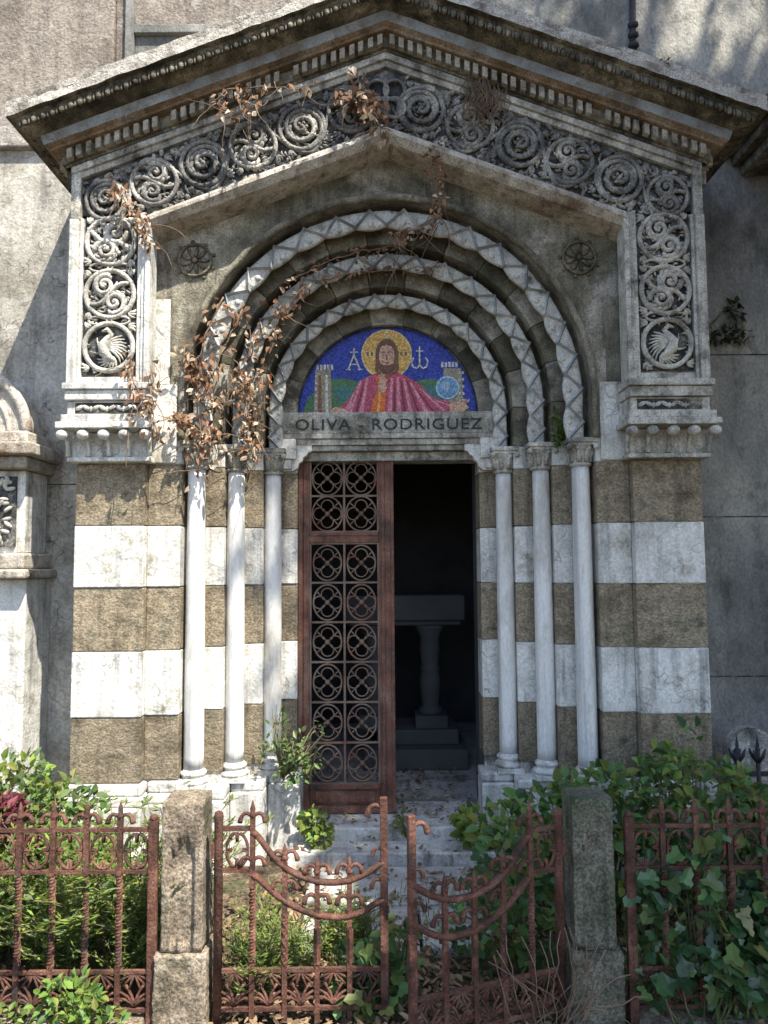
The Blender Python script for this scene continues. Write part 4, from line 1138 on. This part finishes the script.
plant('capital_fern', (.99,4.47,2.5), 'green fern tuft growing between the right hand capitals', 'fern', None,
      [(1.045,4.44,2.60,.03,.03,.12), (1.05,4.44,2.50,.02,.02,.05)], 170, .035, .014, [lf_ivyl, lf_fern], seed=55, stems=6, root=(1.045,4.46,2.50))
plant('wall_creeper', (2.0,YW,3.3), 'dark creeper sprigs clinging to the grey wall right of the carved panel', 'creeper', None,
      [(2.0,YW-.03,3.55,.09,.02,.25), (2.3,YW-.03,3.28,.16,.02,.05), (2.36,YW-.03,3.45,.06,.02,.10), (1.97,YW-.03,3.0,.05,.02,.3)], 520, .05, .028, [lf_dark], seed=56, stems=10, root=(2.0,YW-.01,3.1))
# roof weeds
plant('roof_weed', (1.6,3.95,4.53), 'tiny dark weeds on the right roof edge', 'plant', None, [(1.56,3.93,4.55,.04,.03,.035), (1.76,3.93,4.475,.03,.03,.03)], 60, .035, .012, [lf_dark, lf_ivy], seed=57, stems=0)

# dry vines
def drape(name, loc, label, strands, nl, seed, L=.05, spread=.05, pale=.3):
    """strands: lists of 3D points"""
    t = thing(name, loc, label, 'dry vine', 'dried vines hanging on the portal'); r = random.Random(seed)
    s = MB(); m = MB()
    for st in strands:
        st = [Vector(p) for p in st]; pts = []
        for a, b in zip(st[:-1], st[1:]):
            for i in range(6): pts.append(a.lerp(b, i/6)+rv(r)*.008)
        pts.append(st[-1])
        n = len(pts); s.tube(pts, [.0055-.003*i/n for i in range(n)], 5)
        for i in range(int(nl*.85/len(strands))):
            p = r.choice(pts)+rv(r)*spread; p.y = min(p.y, st[0].y+.03)
            d = Vector((r.uniform(-.7,.7), r.uniform(-.7,.1), r.uniform(-1.2,.2)))
            sc = r.uniform(.6,1.3)
            leaf_quad(m, p, d, Vector((r.uniform(-.5,.5),-1,.4))+rv(r)*.5, L*sc*.9, L*.46*sc, 1 if r.random() < pale else 0, 'leaf', fold=r.uniform(-1.1,1.1))
    for k in range(len(strands)*5):
        st = r.choice(strands); p0 = Vector(r.choice(st))+rv(r)*.04; pts = [p0]
        dd = Vector((r.uniform(-.5,.5), r.uniform(-.1,.1), r.uniform(-1,.2))).normalized()
        for q in range(7): dd = (dd+rv(r)*.35+Vector((0,0,-.08))).normalized(); pts.append(pts[-1]+dd*.035)
        s.tube(pts, [.0035,.003,.003,.0025,.0022,.002,.0018,.0014], 4)
    s.build('stem', twig, t); m.build('dry_leaves', [lf_dry, lf_dryp], t); return t
drape('dry_vine', (-1.1,4.28,2.5), 'thick tangle of brown dried vine hanging over the outermost left capital and arch foot', 
      [[(-.98,4.26,3.35),(-1.10,4.26,3.1),(-1.13,4.27,2.8),(-1.10,4.26,2.5),(-1.13,4.27,2.28)], [(-.86,4.26,3.28),(-1.0,4.27,3.0),(-1.04,4.27,2.7),(-1.0,4.27,2.42)],
       [(-1.22,4.24,3.02),(-1.14,4.26,2.9),(-1.05,4.28,2.75)], [(-1.25,4.22,2.62),(-1.14,4.24,2.56),(-1.02,4.27,2.5)]], 330, 61, .055, .06)
drape('dry_vine', (-.9,4.4,2.6), 'brown dried vine hanging across the middle left capital', 
      [[(-.66,4.42,3.35),(-.82,4.42,3.15),(-.88,4.42,2.9),(-.88,4.42,2.6),(-.90,4.42,2.38)], [(-.5,4.44,3.5),(-.66,4.44,3.3),(-.78,4.44,3.0),(-.80,4.44,2.55)], [(-.93,4.4,2.95),(-.86,4.4,2.7),(-.84,4.4,2.45)]], 300, 62, .052, .055)
drape('dry_vine', (-.05,4.05,4.35), 'pale brown dried leaves hanging from the carved frieze just left of the gable peak',
      [[(-.17,4.09,4.62),(-.13,4.08,4.5),(-.10,4.07,4.38),(-.04,4.06,4.28),(-.02,4.06,4.2)], [(-.24,4.09,4.5),(-.15,4.07,4.45),(-.06,4.07,4.40)]], 150, 63, .062, .06, .4)
drape('dry_vine', (.32,4.05,3.95), 'short string of dried leaves dangling over the outer arch right of its crown',
      [[(.27,4.10,4.20),(.31,4.20,4.10),(.30,4.22,4.0),(.32,4.24,3.88),(.28,4.26,3.8)], [(.05,4.3,3.74),(.2,4.3,3.78),(.32,4.28,3.84)]], 130, 64, .042, .035, .15)
drape('dry_vine', (-.45,4.4,3.6), 'dried vine strands trailing round the upper left of the middle arch',
      [[(-.62,4.42,3.50),(-.42,4.42,3.62),(-.2,4.43,3.70),(.05,4.43,3.74)], [(-.45,4.46,3.52),(-.2,4.50,3.60),(.1,4.50,3.62),(.3,4.48,3.62)]], 130, 65, .038, .04, .12)
drape('dry_vine', (-.85,4.05,4.45), 'dry twig with curled leaves jutting from the left cornice', 
      [[(-1.0,4.02,4.40),(-.92,4.0,4.47),(-.80,3.99,4.48),(-.62,3.98,4.47),(-.42,3.98,4.45)], [(-.92,4.0,4.47),(-.95,3.99,4.38),(-.90,3.99,4.33)], [(-.80,3.99,4.48),(-.82,3.98,4.40),(-.74,3.98,4.36)]], 75, 66, .055, .035, .35)
drape('dry_vine', (-1.55,4.08,3.9), 'small clump of brown dried leaves caught at the left end of the frieze', 
      [[(-1.58,4.09,3.98),(-1.53,4.08,3.9),(-1.5,4.08,3.8)], [(-1.44,4.08,3.8),(-1.40,4.08,3.72),(-1.39,4.09,3.62)]], 80, 67, .05, .045, .2)
drape('dry_vine', (-1.42,4.08,2.75), 'brown dried leaves hanging beside the left corbel cornice', 
      [[(-1.47,4.08,2.92),(-1.44,4.07,2.8),(-1.40,4.07,2.68),(-1.44,4.07,2.55)], [(-1.36,4.12,2.9),(-1.36,4.1,2.7),(-1.34,4.1,2.5)]], 110, 68, .045, .045, .2)
# bundle of dry roots right of the peak
t = thing('dry_roots', (.6,4.05,4.5), 'matted bundle of dry roots hanging over the frieze right of the peak', 'dry vine'); m = MB(); r = random.Random(9)
for i in range(60):
    x = .56+r.gauss(0,.06); z = 4.56+r.uniform(-.03,.08); pts = [Vector((x,4.10,z))]
    for k in range(5): pts.append(pts[-1]+Vector((r.gauss(0,.018), r.uniform(-.012,.006), -r.uniform(.02,.07))))
    m.tube(pts, .0028, 4)
m.build('root_strands', twig, t)
# dry twigs at the right gate
t = thing('dry_twigs', (.6,2.8,0), 'thin pale dry stalks tangled beside the right stone post', 'twigs'); m = MB(); r = random.Random(10)
for i in range(26):
    p = Vector((.60+r.gauss(0,.05), 2.76+r.uniform(-.03,.08), r.uniform(0,.1))); pts = [p]; a = r.uniform(-1,1)
    for k in range(6):
        a += r.uniform(-.5,.5); pts.append(pts[-1]+Vector((math.sin(a)*.05, r.uniform(-.01,.01), math.cos(a)*.06)))
    m.tube(pts, .0022, 4)
m.build('stalks', twig, t)

# litter and grass (uncountable)
m = MB(); r = random.Random(14)
for i in range(6500):
    x, y = r.uniform(-2.6,2.6), r.uniform(2.2,4.6)
    if r.random() < .5: x = r.gauss(0,.5); y = r.uniform(2.7,4.3)
    z = .02 if y < 4.34 or abs(x) > .6 else .07
    if abs(x) > .55 and y > 4.0: continue
    if -.46 < x < .47 and 3.42 < y < 4.6 and r.random() < .80: continue
    leaf_quad(m, Vector((x, y, z+r.uniform(0,.022))), rv(r, (-.3,.5)), Vector((0,0,1))+rv(r)*.6, r.uniform(.02,.055), r.uniform(.012,.03), 0, 'leaf', fold=r.uniform(-.4,.4))
for i in range(500):
    x, y = r.uniform(-.55,.55), r.uniform(4.62,5.9)
    leaf_quad(m, Vector((x, y, .155+r.uniform(0,.01))), rv(r, (-.2,.3)), Vector((0,0,1))+rv(r)*.4, r.uniform(.02,.05), r.uniform(.01,.03), 0, 'leaf', fold=.2)
tag(m.build('leaf_litter', lf_litter), 'brown fallen leaf litter over the garden soil and step', 'leaf litter', kind='stuff')
m = MB(); r = random.Random(15)
for i in range(5200):
    x, y = r.uniform(-2.6,2.4), r.uniform(2.2,4.1)
    if noise.noise(Vector((x*2.2, y*2.2, 5))) < (.12 if abs(x) < .6 else -.15): continue
    d = Vector((r.uniform(-.5,.5), r.uniform(-.5,.5), 1)); leaf_quad(m, Vector((x,y,-.01)), d, rv(r), r.uniform(.04,.13), .007, 0, 'q')
tag(m.build('grass', [lf_fern]), 'short green grass tufts between the weeds and litter', 'grass', kind='stuff')

# ------------------------------------------------------------------ tall tree behind and to the right of the viewer (casts the shade)
TR = thing('shade_tree', (4.3,.3,0), 'tall broad tree standing outside the view, shading the right half', 'tree')
m = MB(); r = random.Random(77)
m.tube([(4.3,.3,-.1),(4.35,.25,2),(4.2,.35,4.5),(4.4,.2,8),(4.3,.3,12)], [.26,.22,.19,.13,.04], 12)
for i in range(26):
    z = 4+i*.32; a = i*2.4; L = 1.2*(1-.05*abs(i-10)/4); m.tube([(4.3,.3,z), (4.3+L*.5*math.cos(a), .3+L*.5*math.sin(a), z+.25), (4.3+L*math.cos(a), .3+L*math.sin(a), z+.7)], [.06,.04,.012], 6)
m.build('trunk', bark, TR)
m = MB()
def crown_x(z):   # left-hand outline of crown by height
    pts = [(3.6,1.78),(5.2,1.92),(6.6,2.35),(7.6,2.95),(8.7,3.28),(9.6,3.20),(10.4,3.12),(11.0,3.32),(11.5,3.25),(11.9,2.98),(12.4,2.95),(13.2,3.3),(13.8,3.9)]
    for (a, b), (c, d) in zip(pts[:-1], pts[1:]):
        if z <= c: return b+(d-b)*(z-a)/(c-a)
    return 4.0
for i in range(30000):
    z = r.uniform(3.7,13.7); xl = crown_x(z); x = r.uniform(xl, 6.4); y = .5+r.gauss(0,.42)
    p = Vector((x,y,z))
    if noise.noise(p*1.15) < (-.33 if x < 4.6 else -.04): continue
    edge = (x-xl)
    if edge < .35 and noise.noise(p*2.6) < .0: continue
    leaf_quad(m, p, rv(r), rv(r), r.uniform(.16,.30), r.uniform(.10,.18), 0, 'q')
m.build('crown', lf_tree, TR)

# ------------------------------------------------------------------ light and camera
SUN = Vector((.39,-.48,1.0)).normalized()     # towards the sun
sl = bpy.data.lights.new('sun', 'SUN'); sl.energy = 5.0; sl.angle = rad(.5); sl.color = (1.0,.93,.79)
so = bpy.data.objects.new('sun', sl); COL.objects.link(so); so.rotation_euler = SUN.to_track_quat('Z', 'Y').to_euler(); so.location = (3,-3,9)
w = bpy.data.worlds.new('World'); S.world = w; w.use_nodes = True; nt = w.node_tree
for n in list(nt.nodes): nt.nodes.remove(n)
wo = nt.nodes.new('ShaderNodeOutputWorld'); bg = nt.nodes.new('ShaderNodeBackground'); sk = nt.nodes.new('ShaderNodeTexSky')
sk.sky_type = 'NISHITA'; sk.sun_disc = False; sk.sun_elevation = math.asin(SUN.z); sk.sun_rotation = math.atan2(SUN.x, SUN.y)
nt.links.new(sk.outputs[0], bg.inputs[0]); bg.inputs[1].default_value = .135; nt.links.new(bg.outputs[0], wo.inputs[0])
cam = bpy.data.cameras.new('camera'); cam.sensor_fit = 'HORIZONTAL'; cam.sensor_width = 24; cam.lens = 730/768*24; cam.clip_end = 300; cam.clip_start = .05
co = bpy.data.objects.new('camera', cam); COL.objects.link(co); co.location = (-.03,0,1.75)
PT = rad(4.15); RO = rad(.42)
Mx = Matrix.Rotation(PI/2+PT, 4, 'X') @ Matrix.Rotation(-RO, 4, 'Z')
co.rotation_euler = Mx.to_euler(); S.camera = co
S.view_settings.view_transform = 'Standard'; S.view_settings.look = 'None'; S.view_settings.exposure = 1.3; S.view_settings.gamma = 1
S.render.engine = 'CYCLES'; S.cycles.max_bounces = 8
